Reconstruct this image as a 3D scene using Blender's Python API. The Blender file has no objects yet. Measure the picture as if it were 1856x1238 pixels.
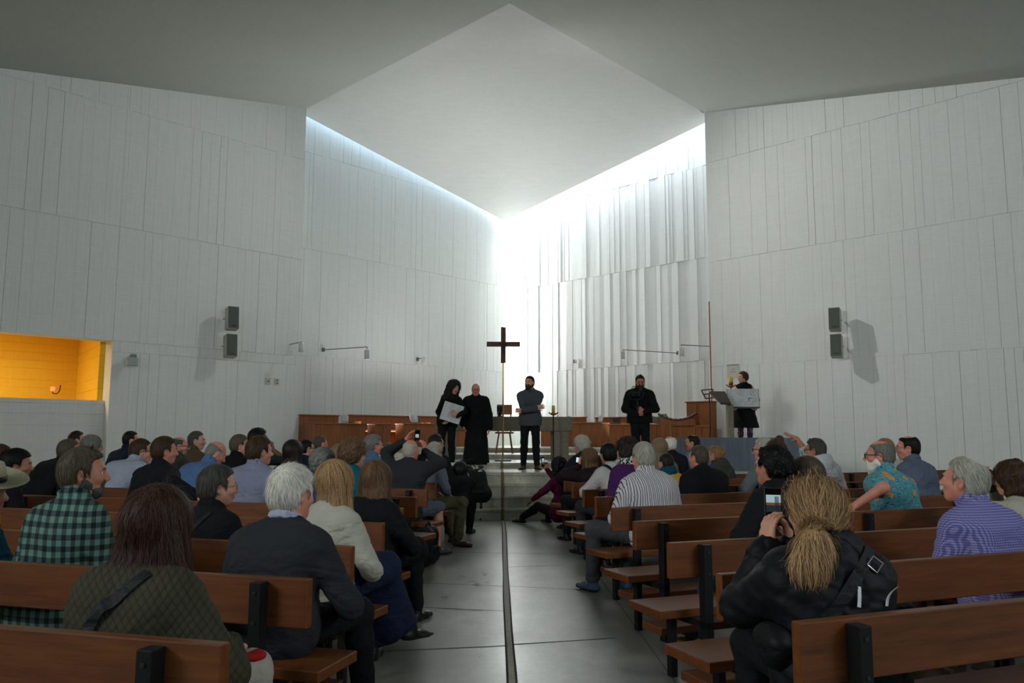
import bpy, math, random
import numpy as np
from mathutils import Matrix, Vector
random.seed(7)
SC = bpy.context.scene
COL = SC.collection
# ---------------------------------------------------------------- camera, world, exposure, lights
F, CX, CY, HC = 1444.0, 928.0, 619.0, 1.36          # 28 mm lens on a 36 mm frame 1856 px wide
def unit(v):
    v = np.array(v, float); return v / np.linalg.norm(v)
_yc = unit([(901 - CX) / F, -(790.5 - CY) / F, -1.0])
_xr = np.array([1, -0.003, 0.0]); _xc = unit(_xr - _xr.dot(_yc) * _yc); _zc = np.cross(_xc, _yc)
CAMR = np.array([_xc, _yc, _zc])
cd = bpy.data.cameras.new('camera'); cam = bpy.data.objects.new('camera', cd); COL.objects.link(cam)
cd.lens = 28.0; cd.sensor_width = 36.0; cd.sensor_fit = 'HORIZONTAL'; cd.clip_start = 0.05
M4 = np.eye(4); M4[:3, :3] = CAMR; M4[2, 3] = HC
cam.matrix_world = Matrix(M4.tolist())
SC.camera = cam
def ray(px, py): return CAMR @ np.array([(px - CX) / F, -(py - CY) / F, -1.0])
def PY(px, py, Y):
    d = ray(px, py); return np.array([0, 0, HC]) + d * (Y / d[1])
def PZ(px, py, z):
    d = ray(px, py); return np.array([0, 0, HC]) + d * ((z - HC) / d[2])

SC.view_settings.view_transform = 'Standard'; SC.view_settings.look = 'None'
SC.view_settings.gamma = 1.0; SC.view_settings.use_curve_mapping = False
SC.view_settings.exposure = 1.25
SC.cycles.use_denoising = True
SC.cycles.max_bounces = 7; SC.cycles.diffuse_bounces = 5; SC.cycles.glossy_bounces = 3
SC.cycles.sample_clamp_indirect = 6.0
SC.cycles.caustics_reflective = False; SC.cycles.caustics_refractive = False
W = bpy.data.worlds.new('world'); SC.world = W; W.use_nodes = True
_b = W.node_tree.nodes['Background']; _b.inputs[0].default_value = (0.62, 0.78, 1.0, 1); _b.inputs[1].default_value = 1.2

def area(name, loc, target, sx, sy, power, color, spread=180):
    l = bpy.data.lights.new(name, 'AREA'); l.shape = 'RECTANGLE'; l.size = sx; l.size_y = sy
    l.energy = power; l.color = color; l.spread = math.radians(spread)
    o = bpy.data.objects.new(name, l); COL.objects.link(o)
    o.location = loc
    d = Vector(target) - Vector(loc)
    o.rotation_euler = d.to_track_quat('-Z', 'Y').to_euler()
    return o
def strip_light(name, a, b, w, down, power, color, spread=180):
    """a long light strip from a to b shining along 'down'"""
    a, b = Vector(a), Vector(b)
    l = bpy.data.lights.new(name, 'AREA'); l.shape = 'RECTANGLE'; l.size = (b - a).length; l.size_y = w
    l.energy = power; l.color = color; l.spread = math.radians(spread)
    o = bpy.data.objects.new(name, l); COL.objects.link(o)
    x = (b - a).normalized(); z = -Vector(down).normalized(); z = (z - x * z.dot(x)).normalized(); y = z.cross(x)
    m = Matrix((x, y, z)).transposed().to_4x4(); m.translation = (a + b) / 2
    o.matrix_world = m
    return o
S2 = math.sqrt(0.5)
CL = np.array([0.20, 25.6])          # where the left apse wall ends at the corner
# daylight through the roof slits of the apse and the upright slit in its corner
strip_light('skylight_left', (-0.5, 24.73, 10.4), (-5.8, 19.43, 11.4), 0.28, (-0.15, 0.15, -1), 95, (0.52, 0.80, 1.0))
strip_light('skylight_right', (0.9, 25.2, 10.4), (5.8, 20.3, 11.4), 0.7, (0.2, 0.2, -1), 120, (0.97, 0.99, 1.0))
strip_light('corner_slit_light', (-0.55, 26.5, 2.6), (-0.55, 26.5, 9.4), 0.8, (1, -0.25, 0.0), 185, (0.98, 1.0, 0.98), 120)
# added fill strips, unseen behind the choir desks, brighten the white apse ceiling
strip_light('ceiling_fill_left', (-3.6, 20.24, 1.35), (-1.0, 22.84, 1.35), 0.4, (0.25, -0.15, 1.0), 46, (0.98, 1.0, 0.97), 115)
strip_light('ceiling_fill_right', (1.9, 23.2, 1.35), (4.4, 20.7, 1.35), 0.4, (-0.25, -0.15, 1.0), 14, (0.98, 1.0, 0.97), 115)
area('rear_fill_left', (-12.3, -1.5, 5.2), (0, 16, 1.0), 6.0, 2.4, 590, (0.98, 1.0, 0.92))  # added fill from behind the camera, through an invented rear opening
area('rear_fill_right', (12.3, -1.5, 5.2), (0, 16, 1.0), 6.0, 2.4, 290, (0.97, 1.0, 0.92))  # its weaker twin on the right, likewise added as fill

def spot(name, loc, target, power, angle, color, radius=0.14):
    l = bpy.data.lights.new(name, 'SPOT'); l.energy = power; l.color = color; l.spot_size = math.radians(angle); l.spot_blend = 0.9; l.shadow_soft_size = radius
    o = bpy.data.objects.new(name, l); COL.objects.link(o); o.location = loc
    o.rotation_euler = (Vector(target) - Vector(loc)).to_track_quat('-Z', 'Y').to_euler(); return o
# added fill spots, hidden above the crossing edges, each brightening the opposite nave wall
spot('crossing_fill_left', (-2.4, 17.32, 9.92), (9.2, 15.4, 4.6), 620, 68, (1.0, 1.0, 0.95), 0.08)
spot('crossing_fill_right', (2.8, 17.32, 9.92), (-8.8, 15.4, 4.6), 225, 68, (0.96, 1.0, 0.93), 0.08)

# ---------------------------------------------------------------- helpers
def obj(name, v, f, mats, parent=None, smooth=False, mi=None, kind=None):
    me = bpy.data.meshes.new(name)
    v = np.asarray(v, dtype=np.float64)
    me.from_pydata(v.tolist(), [], f if isinstance(f, list) else f.tolist())
    if not isinstance(mats, (list, tuple)): mats = [mats]
    for m in mats: me.materials.append(m)
    if mi is not None: me.polygons.foreach_set('material_index', np.asarray(mi, dtype=np.int32))
    if smooth: me.polygons.foreach_set('use_smooth', np.ones(len(me.polygons), dtype=bool))
    me.update()
    o = bpy.data.objects.new(name, me); COL.objects.link(o)
    if parent is not None: o.parent = parent
    if kind: o['kind'] = kind
    return o
def tag(o, label, cat, group=None, kind=None):
    o['label'] = label; o['category'] = cat
    if group: o['group'] = group
    if kind: o['kind'] = kind
    return o
def thing(name, loc, rz, label, cat, group=None):
    o = bpy.data.objects.new(name, None); COL.objects.link(o); o.empty_display_size = 0.1
    o.location = loc; o.rotation_euler = (0, 0, rz)
    return tag(o, label, cat, group)
class MB:
    """collects boxes, tubes and lathes into one mesh"""
    def __init__(s): s.v = []; s.f = []; s.m = []
    def add(s, v, f, m=0):
        b = len(s.v); s.v += [tuple(map(float, p)) for p in v]
        for q in f: s.f.append([b + i for i in q]); s.m.append(m)
    def box(s, lo, hi, m=0, mat=None, bev=0.0):
        x0, y0, z0 = lo; x1, y1, z1 = hi
        if bev <= 0:
            v = [(x0,y0,z0),(x1,y0,z0),(x1,y1,z0),(x0,y1,z0),(x0,y0,z1),(x1,y0,z1),(x1,y1,z1),(x0,y1,z1)]
            f = [(3,2,1,0),(4,5,6,7),(0,1,5,4),(1,2,6,5),(2,3,7,6),(3,0,4,7)]
        else:
            # chamfered box: 24 vertices
            c = [(x0+x1)/2,(y0+y1)/2,(z0+z1)/2]; h=[(x1-x0)/2,(y1-y0)/2,(z1-z0)/2]
            v=[]; idx={}
            for sx in (-1,1):
                for sy in (-1,1):
                    for sz in (-1,1):
                        for a in range(3):
                            p=[sx*h[0],sy*h[1],sz*h[2]]
                            for k,sg in enumerate((sx,sy,sz)):
                                if k!=a: p[k]-=sg*bev
                            idx[(sx,sy,sz,a)]=len(v); v.append([c[k]+p[k] for k in range(3)])
            f=[]
            for a in range(3):
                o=[k for k in range(3) if k!=a]
                for sa in (-1,1):
                    q=[]
                    for (p1,p2) in ((-1,-1),(1,-1),(1,1),(-1,1)):
                        sg=[0,0,0]; sg[a]=sa; sg[o[0]]=p1; sg[o[1]]=p2; q.append(idx[(*sg,a)])
                    if (sa==1)==(a==1): q=q[::-1]
                    f.append(q)
            for a in range(3):            # edges along axis a
                o=[k for k in range(3) if k!=a]
                for s1 in (-1,1):
                    for s2 in (-1,1):
                        sl=[0,0,0]; sl[a]=-1; sl[o[0]]=s1; sl[o[1]]=s2; sh=list(sl); sh[a]=1
                        q=[idx[(*sl,o[0])],idx[(*sh,o[0])],idx[(*sh,o[1])],idx[(*sl,o[1])]]
                        f.append(q)
            for sx in (-1,1):
                for sy in (-1,1):
                    for sz in (-1,1): f.append([idx[(sx,sy,sz,a)] for a in range(3)])
            # orient outward
            va=np.array(v); cc=np.array(c); g=[]
            for q in f:
                p=va[q]; nn=np.cross(p[1]-p[0],p[2]-p[0])
                g.append(q if nn.dot(p.mean(0)-cc)>=0 else q[::-1])
            f=g
        if mat is not None: v=[tuple(mat @ Vector(p)) for p in v]
        s.add(v, f, m)
    def tube(s, pts, r, n=8, m=0, cap=True):
        pts=[np.array(p,float) for p in pts]; k=len(pts)
        rr=r if isinstance(r,(list,tuple)) else [r]*k
        base=len(s.v); up=None
        for i,p in enumerate(pts):
            d=unit(pts[min(i+1,k-1)]-pts[max(i-1,0)])
            if up is None:
                up=np.cross(d,[0,0,1.0]); 
                if np.linalg.norm(up)<1e-3: up=np.array([1.0,0,0])
            up=unit(up-up.dot(d)*d); w=np.cross(d,up)
            for j in range(n):
                a=2*math.pi*j/n; s.v.append(tuple(p+rr[i]*(math.cos(a)*up+math.sin(a)*w)))
        for i in range(k-1):
            for j in range(n):
                a=base+i*n+j; b=base+i*n+(j+1)%n
                s.f.append([a,b,b+n,a+n]); s.m.append(m)
        if cap:
            s.f.append([base+j for j in range(n)][::-1]); s.m.append(m)
            s.f.append([base+(k-1)*n+j for j in range(n)]); s.m.append(m)
    def lathe(s, prof, c=(0,0,0), n=20, m=0):
        base=len(s.v); k=len(prof)
        for r,z in prof:
            for j in range(n):
                a=2*math.pi*j/n; s.v.append((c[0]+r*math.cos(a),c[1]+r*math.sin(a),c[2]+z))
        for i in range(k-1):
            for j in range(n):
                a=base+i*n+j; b=base+i*n+(j+1)%n
                s.f.append([a,b,b+n,a+n]); s.m.append(m)
        s.f.append([base+j for j in range(n)][::-1]); s.m.append(m)
        s.f.append([base+(k-1)*n+j for j in range(n)]); s.m.append(m)
    def prism(s, poly, z0, z1, m=0):
        k=len(poly); v=[(x,y,z0) for x,y in poly]+[(x,y,z1) for x,y in poly]
        f=[list(range(k))[::-1],list(range(k,2*k))]+[[i,(i+1)%k,k+(i+1)%k,k+i] for i in range(k)]
        s.add(v,f,m)
    def build(s, name, mats, parent=None, smooth=False, kind=None):
        return obj(name, s.v, s.f, mats, parent, smooth, s.m, kind)
def flat_basis(o, x, y, z):
    m = Matrix((x, y, z)).transposed().to_4x4(); m.translation = o; return m

def srgb(r, g, b):
    f = lambda c: (c/255/12.92) if c/255 <= 0.04045 else ((c/255+0.055)/1.055)**2.4
    return (f(r), f(g), f(b), 1.0)
class NT:
    def __init__(s, name):
        s.mat = bpy.data.materials.new(name); s.mat.use_nodes = True
        s.t = s.mat.node_tree; s.b = s.t.nodes['Principled BSDF']
    def n(s, typ, **kw):
        x = s.t.nodes.new(typ)
        for k, v in kw.items():
            if k.startswith('i_'): x.inputs[int(k[2:])].default_value = v
            else: setattr(x, k, v)
        return x
    def l(s, a, b): s.t.links.new(a, b)
    def math(s, op, a, b=None, c=None):
        x = s.t.nodes.new('ShaderNodeMath'); x.operation = op
        for i, q in enumerate((a, b, c)):
            if q is None: continue
            if hasattr(q, 'links'): s.l(q, x.inputs[i])
            else: x.inputs[i].default_value = q
        return x.outputs[0]
    def coords(s, kind='Object'): return s.n('ShaderNodeTexCoord').outputs[kind]
    def mapping(s, vec, scale=(1,1,1), loc=(0,0,0), rot=(0,0,0)):
        m = s.n('ShaderNodeMapping'); s.l(vec, m.inputs[0]); m.inputs['Scale'].default_value = scale
        m.inputs['Location'].default_value = loc; m.inputs['Rotation'].default_value = rot; return m.outputs[0]
    def noise(s, vec, scale, detail=3, rough=0.55):
        x = s.n('ShaderNodeTexNoise'); s.l(vec, x.inputs['Vector']); x.inputs['Scale'].default_value = scale
        x.inputs['Detail'].default_value = detail; x.inputs['Roughness'].default_value = rough; return x.outputs['Fac']
    def ramp(s, fac, stops, interp='LINEAR'):
        x = s.n('ShaderNodeValToRGB'); s.l(fac, x.inputs[0]); cr = x.color_ramp; cr.interpolation = interp
        while len(cr.elements) < len(stops): cr.elements.new(0.5)
        for e, (p, c) in zip(cr.elements, stops): e.position = p; e.color = c
        return x.outputs[0]
    def mix(s, fac, a, b):
        x = s.n('ShaderNodeMix', data_type='RGBA')
        for sock, q in ((x.inputs[0], fac), (x.inputs[6], a), (x.inputs[7], b)):
            if hasattr(q, 'links'): s.l(q, sock)
            else: sock.default_value = q
        return x.outputs[2]
    def bump(s, h, strength=0.3, dist=0.01):
        x = s.n('ShaderNodeBump'); s.l(h, x.inputs['Height']); x.inputs['Strength'].default_value = strength
        x.inputs['Distance'].default_value = dist; s.l(x.outputs[0], s.b.inputs['Normal'])
    def color(s, c):
        if hasattr(c, 'links'): s.l(c, s.b.inputs['Base Color'])
        else: s.b.inputs['Base Color'].default_value = c
    def set(s, rough=0.6, metal=0.0, spec=0.5):
        s.b.inputs['Roughness'].default_value = rough; s.b.inputs['Metallic'].default_value = metal
        s.b.inputs['Specular IOR Level'].default_value = spec
        return s.mat
_MC = {}
def plain(name, c, rough=0.6, metal=0.0, var=0.12, nscale=30.0, bump=0.0, spec=0.4):
    """a plain procedural material with gentle colour variation"""
    if name in _MC: return _MC[name]
    t = NT(name); co = t.coords(); nz = t.noise(co, nscale, 4)
    k = lambda f: (min(1, c[0]*f), min(1, c[1]*f), min(1, c[2]*f), 1)
    t.color(t.ramp(nz, [(0.3, k(1-var)), (0.7, k(1+var))]))
    if bump: t.bump(nz, bump, 0.004)
    _MC[name] = t.set(rough, metal, spec); return _MC[name]

# ---------------------------------------------------------------- shared materials
def wood_mat(name, dark, light, scale=(1.2, 14, 14), rough=0.42):
    t = NT(name); co = t.coords()
    oi = t.n('ShaderNodeObjectInfo').outputs['Random']
    mv = t.n('ShaderNodeVectorMath', operation='ADD'); t.l(co, mv.inputs[0])
    cb = t.n('ShaderNodeCombineXYZ'); t.l(t.math('MULTIPLY', oi, 40.0), cb.inputs[0]); t.l(t.math('MULTIPLY', oi, 17.0), cb.inputs[2]); t.l(cb.outputs[0], mv.inputs[1])
    m = t.mapping(mv.outputs[0], scale); a = t.noise(m, 2.2, 5, 0.6)
    m2 = t.mapping(mv.outputs[0], (scale[0]*2.5, scale[1]*5, scale[2]*5)); b = t.noise(m2, 3.0, 4, 0.6)
    c = t.math('ADD', t.math('MULTIPLY', a, 0.65), t.math('MULTIPLY', b, 0.35))
    t.color(t.ramp(c, [(0.30, dark), (0.70, light)])); t.bump(b, 0.06, 0.003)
    return t.set(rough, 0, 0.45)
M_WOOD = wood_mat('pew_wood', srgb(80, 40, 15), srgb(126, 71, 29))
M_STALL = wood_mat('stall_wood', srgb(108, 58, 28), srgb(168, 102, 56), (10, 10, 0.9), 0.45)
M_BLACK = plain('black_steel', srgb(22, 23, 24), 0.45, 0.3)
M_WALL = None
def wall_mat(name, c, bump=0.35):
    t = NT(name); co = t.coords()
    m = t.mapping(co, (6, 6, 0.5)); a = t.noise(m, 3, 5, 0.6)
    b = t.noise(co, 55, 4, 0.65); d = t.noise(t.mapping(co, (1, 1, 14)), 2.2, 3, 0.6)
    k = lambda f: (c[0]*f, c[1]*f, c[2]*f, 1)
    t.color(t.ramp(t.math('ADD', t.math('MULTIPLY', a, 0.5), t.math('MULTIPLY', d, 0.5)), [(0.3, k(0.93)), (0.7, k(1.03))]))
    t.bump(t.math('ADD', t.math('MULTIPLY', a, 1.2), t.math('ADD', t.math('MULTIPLY', b, 0.4), t.math('MULTIPLY', d, 0.6))), bump, 0.012)
    return t.set(0.75, 0, 0.3)
M_WALL = wall_mat('white_painted_board_formed_concrete', (0.74, 0.755, 0.74, 1))
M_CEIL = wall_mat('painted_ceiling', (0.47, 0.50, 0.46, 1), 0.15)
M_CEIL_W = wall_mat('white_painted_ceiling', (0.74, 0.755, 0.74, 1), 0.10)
M_YELLOW = wall_mat('yellow_painted_board_concrete', (0.80, 0.50, 0.04, 1))
M_BRASS = plain('aged_brass', srgb(150, 112, 62), 0.35, 0.9)
M_GLASSY = plain('dark_glass', srgb(10, 12, 13), 0.08, 0.0, 0.05)
# ---------------------------------------------------------------- the setting
def board_wall(name, p0, p1, z0, z1, lifts, wmin, wmax, dmax, seed, thick=0.35, hole=None, mat=None, tilt=0.0, horiz=False):
    """board-formed concrete: upright boards of random width and relief between level pour joints. Room side is to the right of p0->p1."""
    rnd = random.Random(seed)
    p0 = np.array(p0, float); p1 = np.array(p1, float); L = np.linalg.norm(p1 - p0); u = (p1 - p0) / L
    nrm = np.array([u[1], -u[0]])
    mb = MB()
    def P(s, z, d): q = p0 + u * s + nrm * d; return (q[0], q[1], z)
    zs = [z0] + [z for z in lifts if z0 < z < z1] + [z1]
    if hole:
        for z in (hole[2], hole[3]):
            if z0 < z < z1 and min(abs(z - q) for q in zs) > 1e-3: zs.append(z)
        zs.sort()
    for za, zb in zip(zs[:-1], zs[1:]):
        band = rnd.uniform(-0.004, 0.004)
        cuts = [0.0]
        while cuts[-1] < L: cuts.append(min(L, cuts[-1] + rnd.uniform(wmin, wmax)))
        if hole: cuts = sorted(set(cuts + [hole[0], hole[1]]))
        prev = None
        for a, b in zip(cuts[:-1], cuts[1:]):
            if b - a < 1e-4: continue
            if hole and a >= hole[0] - 1e-6 and b <= hole[1] + 1e-6 and za >= hole[2] - 1e-6 and zb <= hole[3] + 1e-6: prev = None; continue
            d = band + rnd.uniform(-dmax, 0); d2 = d + rnd.uniform(-tilt, tilt)
            zt = zb - 0.004 - (rnd.uniform(0.0, 0.010) if rnd.random() < 0.5 else 0); zl = za + (rnd.uniform(0, 0.012) if rnd.random() < .4 else 0)
            g = 0.006 if rnd.random() < 0.30 else 0.0012
            a2 = a + g; b2 = b - 0.0012
            # front, four bevelled sides going back 3 cm
            v = [P(a2, zl, d), P(b2, zl, d2), P(b2, zt, d2), P(a2, zt, d), P(a2, zl, d - .03), P(b2, zl, d - .03), P(b2, zt, d - .03), P(a2, zt, d - .03)]
            mb.add(v, [(3,2,1,0), (4,5,1,0)[::-1], (5,6,2,1)[::-1], (6,7,3,2)[::-1], (7,4,0,3)[::-1]])
    # the body of the wall behind the boards
    def slab(s0, s1, za, zb):
        f0, f1 = -dmax - 0.012, -thick
        v = [P(s0,za,f0),P(s1,za,f0),P(s1,za,f1),P(s0,za,f1),P(s0,zb,f0),P(s1,zb,f0),P(s1,zb,f1),P(s0,zb,f1)]
        mb.add(v, [(0,1,2,3),(7,6,5,4),(4,5,1,0),(5,6,2,1),(6,7,3,2),(7,4,0,3)])
    if hole:
        s0, s1, ha, hb = hole
        if s0 > 0.001: slab(0, s0, z0, z1)
        if s1 < L - 0.001: slab(s1, L, z0, z1)
        if ha > z0: slab(s0, s1, z0, ha)
        slab(s0, s1, hb, z1)
    else: slab(0, L, z0, z1)
    return mb.build(name, mat or M_WALL, kind='structure')

EL = np.array([-4.91, 19.6]); ER = np.array([5.30, 19.6]); APEX = np.array([0.2, 14.5])
ZC = 9.66                                             # level of the nave ceiling along the crossing
dL = np.array([-S2, -S2]); dR = np.array([S2, -S2])
LIFT_N = [3.08, 5.72, 8.30]; LIFT_A = [3.40, 6.20, 8.78]
# nave walls (both run away from the crossing at 45 degrees)
NL = 15.0
HS0 = 4.33                                            # the opening in the left wall
def lw(s, d=0.0): return EL + dL * s + np.array([S2, -S2]) * d
hole_L = (HS0, HS0 + 4.6, 0.0, 3.30)
board_wall('wall_left', lw(NL), lw(0), 0, 10.2, LIFT_N, 0.16, 0.42, 0.004, 3, 0.40,
           hole=(NL - hole_L[1], NL - hole_L[0], 0.0, 3.30))
board_wall('wall_right', ER, ER + dR * NL, 0, 10.2, LIFT_N, 0.15, 0.36, 0.007, 5, 0.40, tilt=0.002)
# rear walls behind the pews, their openings made up to let the fill light in
RL0 = EL + dL * NL; RR0 = ER + dR * NL; REAR = np.array([0.2, -11.2])
def rear(nm, a, b, seed):
    L = float(np.linalg.norm(np.array(b) - np.array(a)))
    board_wall(nm, a, b, 0, 10.2, [2.6], 0.5, 1.0, 0.006, seed, 0.35, hole=(L/2 - 3.2, L/2 + 3.2, 3.9, 6.5))
rear('wall_rear_left', REAR, RL0, 21); rear('wall_rear_right', RR0, REAR, 22)
# apse walls
CR = CL + np.array([0.10, 0.85])
# left apse wall: from far left to the corner, right apse wall: from behind the corner to the far right
board_wall('wall_apse_left', CL + dL * 8.6, CL, 0, 11.6, LIFT_A, 0.10, 0.34, 0.0055, 8, 0.30)
board_wall('wall_apse_right', CR + np.array([-S2, S2]) * 1.2, CR + dR * 9.4, 0, 11.6, LIFT_A, 0.10, 0.26, 0.022, 9, 0.30, tilt=0.013)
# closing pieces behind the nave walls so the apse is a closed room
mb = MB()
a = CL + dL * 8.6; b = a + np.array([S2, -S2]) * 0.30
mb.add([(a[0],a[1],0),(b[0],b[1],0),(b[0],b[1],11.6),(a[0],a[1],11.6)], [(0,1,2,3)])
a = CR + dR * 9.4; b = a + np.array([-S2, -S2]) * 1.0
mb.add([(a[0],a[1],0),(b[0],b[1],0),(b[0],b[1],11.6),(a[0],a[1],11.6)], [(3,2,1,0)])
# outer return of the corner slit
a = CL + np.array([-S2, S2]) * 0.30 + dL * 1.6; b = CR + np.array([-S2, S2]) * 1.2
mb.add([(a[0],a[1],0),(b[0],b[1],0),(b[0],b[1],11.6),(a[0],a[1],11.6)], [(0,1,2,3)])
mb.build('wall_apse_returns', M_WALL, kind='structure')

# nave ceilings: level along the crossing edge, sinking 0.19 m per metre towards the outer corners
def ceil(nm, A, E, dd, out):
    # A apex, E wall corner, dd direction along the wall (down), T thickness
    T = 0.45; fall = 0.187
    p = [(A[0], A[1], ZC), (E[0], E[1], ZC)]
    L2 = 16.0
    q = [(A[0] + dd[0]*0, A[1], ZC)]
    e2 = E + dd * L2; zc2 = ZC - fall * L2
    # crease line along x = A[0] towards the back of the nave
    s = L2 / S2; c2 = np.array([A[0], A[1] - s]); zc3 = ZC - fall * L2
    ox = out * 0.3
    v = [(A[0], A[1], ZC), (E[0]+ox, E[1]+0.3, ZC), (e2[0]+ox, e2[1]+0.3, zc2), (c2[0], c2[1], zc3)]
    # keep E on the 45 degree edge line
    ed = np.array([E[0]-A[0], E[1]-A[1]]); ed = ed/np.linalg.norm(ed); E3 = E + ed*0.4; e3 = E3 + dd*L2
    v[1] = (E3[0], E3[1], ZC); v[2] = (e3[0], e3[1], zc2)
    w = [(x, y, z + T) for x, y, z in v]
    mb = MB(); mb.add(v + w, [(0,1,2,3) if out < 0 else (3,2,1,0), (7,6,5,4) if out < 0 else (4,5,6,7), (0,1,5,4), (1,2,6,5), (2,3,7,6), (3,0,4,7)])
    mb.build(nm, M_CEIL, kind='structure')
ceil('ceiling_nave_left', APEX, EL, dL, -1); ceil('ceiling_nave_right', APEX, ER, dR, 1)
# apse ceiling: one white sheet sinking towards the back corner, with a crease, floating clear of the apse walls
cb = PY(914, 400, 25.22); 
def on_line(px, py, p, d):
    r = ray(px, py); k = r[0] / r[1]     # x = k y ; p + t d
    t = (k * p[1] - p[0]) / (d[0] - k * d[1]); q = p + d * t
    return PY(px, py, q[1])
cl = on_line(558, 212, cb[:2], dL); cr = on_line(1279, 222, cb[:2], dR)
nn = np.cross(cl - cb, cr - cb); nn = nn / nn[2]
def cz(x, y): return cb[2] - (nn[0]*(x - cb[0]) + nn[1]*(y - cb[1]))
def cray(px, py):
    d = ray(px, py); o = np.array([0, 0, HC]); t = (nn @ (cb - o)) / (nn @ d); return o + t * d
k0 = cray(775, 93); k1 = cray(1085, 100); kd = (k1 - k0) / np.linalg.norm((k1 - k0)[:2])
c0 = k0 - kd * 1.2; c1 = k1 + kd * 1.2
el = cb + (cl - cb) * 1.2; er = cb + (cr - cb) * 1.2
def on_sheet(p): return np.array([p[0], p[1], cz(p[0], p[1])])
nL = on_sheet(EL + unit(APEX - EL) * 0.02 + np.array([S2, S2]) * 0.03); nR = on_sheet(ER + unit(APEX - ER) * 0.02 + np.array([-S2, S2]) * 0.03)
mL = on_sheet(EL + unit(APEX - EL) * 1.9 + np.array([S2, S2]) * 0.02); mR = on_sheet(ER + unit(APEX - ER) * 1.9 + np.array([-S2, S2]) * 0.02)
f0 = c0 + np.array([0, -6.5, 1.1]); f1 = c1 + np.array([0, -6.5, 1.1])
ring = [cb, el, nL, mL, c0, c1, mR, nR, er]; nv = len(ring)
v = [tuple(q) for q in ring + [f0, f1]]
w = [(x, y, z + 0.3) for x, y, z in v]; T_ = nv + 2
mb = MB(); mb.add(v + w, [tuple(range(nv)), (4, nv, nv+1, 5), tuple(range(T_, T_ + nv))[::-1], (T_+4, T_+5, T_+nv+1, T_+nv)] + [(i, (i+1) % nv, T_ + (i+1) % nv, T_ + i) for i in range(nv) if i != 4] + [(4, T_+4, T_+nv, nv), (5, nv+1, T_+nv+1, T_+5), (nv, T_+nv, T_+nv+1, nv+1)])
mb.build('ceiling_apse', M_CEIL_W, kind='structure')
# upstand over the crossing edge, between the two ceilings
mb = MB()
for A, E in ((APEX, EL), (APEX, ER)):
    off = np.array([0, -0.25])
    a = A + off; b = E + off
    mb.add([(a[0],a[1],ZC+.4),(b[0],b[1],ZC+.4),(b[0],b[1],12.9),(a[0],a[1],12.9)], [(0,1,2,3)])
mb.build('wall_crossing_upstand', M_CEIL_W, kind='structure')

# floor: dark polished concrete with cast joints
def floor_mat(name, joints=True, light=1.0):
    t = NT(name); co = t.coords()
    a = t.noise(co, 1.1, 5, 0.6); b = t.noise(t.mapping(co, (1, 0.35, 1)), 3.0, 5, 0.65); c = t.noise(co, 26, 4, 0.7)
    f = t.math('ADD', t.math('MULTIPLY', a, 0.45), t.math('ADD', t.math('MULTIPLY', b, 0.38), t.math('MULTIPLY', c, 0.17)))
    k = lambda q: (q[0]*light, q[1]*light, q[2]*light, 1)
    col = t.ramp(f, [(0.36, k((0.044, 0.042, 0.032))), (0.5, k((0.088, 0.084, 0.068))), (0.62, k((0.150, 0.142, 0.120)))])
    t.color(col)
    r = t.ramp(f, [(0.3, (0.24,)*3 + (1,)), (0.7, (0.40,)*3 + (1,))]); t.l(r, t.b.inputs['Roughness'])
    t.bump(t.math('ADD', t.math('MULTIPLY', b, 1.0), t.math('MULTIPLY', c, 0.3)), 0.10, 0.01)
    t.b.inputs['Specular IOR Level'].default_value = 1.0
    return t.mat
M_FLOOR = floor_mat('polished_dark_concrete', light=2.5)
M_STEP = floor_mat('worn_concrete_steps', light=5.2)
M_JOINT = plain('joint_filler', srgb(158, 146, 134), 0.6, 0, 0.2)
M_GROOVE = plain('dark_groove', srgb(34, 30, 27), 0.8, 0, 0.2)
M_THIN = plain('pale_groove', srgb(104, 98, 88), 0.6, 0, 0.2)
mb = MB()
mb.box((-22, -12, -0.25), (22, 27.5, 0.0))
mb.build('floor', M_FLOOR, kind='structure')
def line_strip(nm, pts, w, mat, z=0.0, h=0.002):
    mb = MB(); v = []
    pts = [np.array(p, float)[:2] for p in pts]
    rnd = random.Random(hash(nm) % 1000)
    for i, p in enumerate(pts):
        d = unit(pts[min(i+1, len(pts)-1)] - pts[max(i-1, 0)]); s = np.array([-d[1], d[0]])
        ww = w * rnd.uniform(0.85, 1.15)
        for q in (p + s*ww/2, p - s*ww/2): v.append((q[0], q[1], z + h))
    mb.add(v, [(2*i, 2*i+1, 2*i+3, 2*i+2) for i in range(len(pts)-1)])
    return mb.build(nm, mat, kind='structure')
# centre joint of the aisle (slightly wandering) with dark edges, cross joints, and the pale saw cuts beside the pews
cj = [PZ(x, y, 0) for x, y in ((931, 1290), (927.5, 1225), (922, 1150), (918, 1080), (916.5, 1040), (915, 1000), (914, 965), (912, 945))]
cj = [cj[0] + (cj[0]-cj[1])*2.5] + cj
line_strip('trim_1', cj, 0.062, M_GROOVE, h=0.002); line_strip('trim_2', cj, 0.040, M_JOINT, h=0.004)
k = 3
for a, b in (((700,1181),(916,1171)), ((924,1169),(1115,1157)), ((735,1100),(914,1108)), ((765,1057),(914,1063)), ((924,1063),(1078,1071)), ((921,1028),(1020,1025)), ((790,1000),(912,1003)), ((918,1003),(1030,1005))):
    line_strip('trim_%d' % k, [PZ(*a, 0), (PZ(*a, 0) + PZ(*b, 0)) / 2, PZ(*b, 0)], 0.012, M_GROOVE); k += 1
for X in (-0.79, 1.0, 1.19):
    line_strip('trim_%d' % k, [(X, 1.0 + 0.5*i) for i in range(24)], 0.010, M_THIN); k += 1
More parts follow.
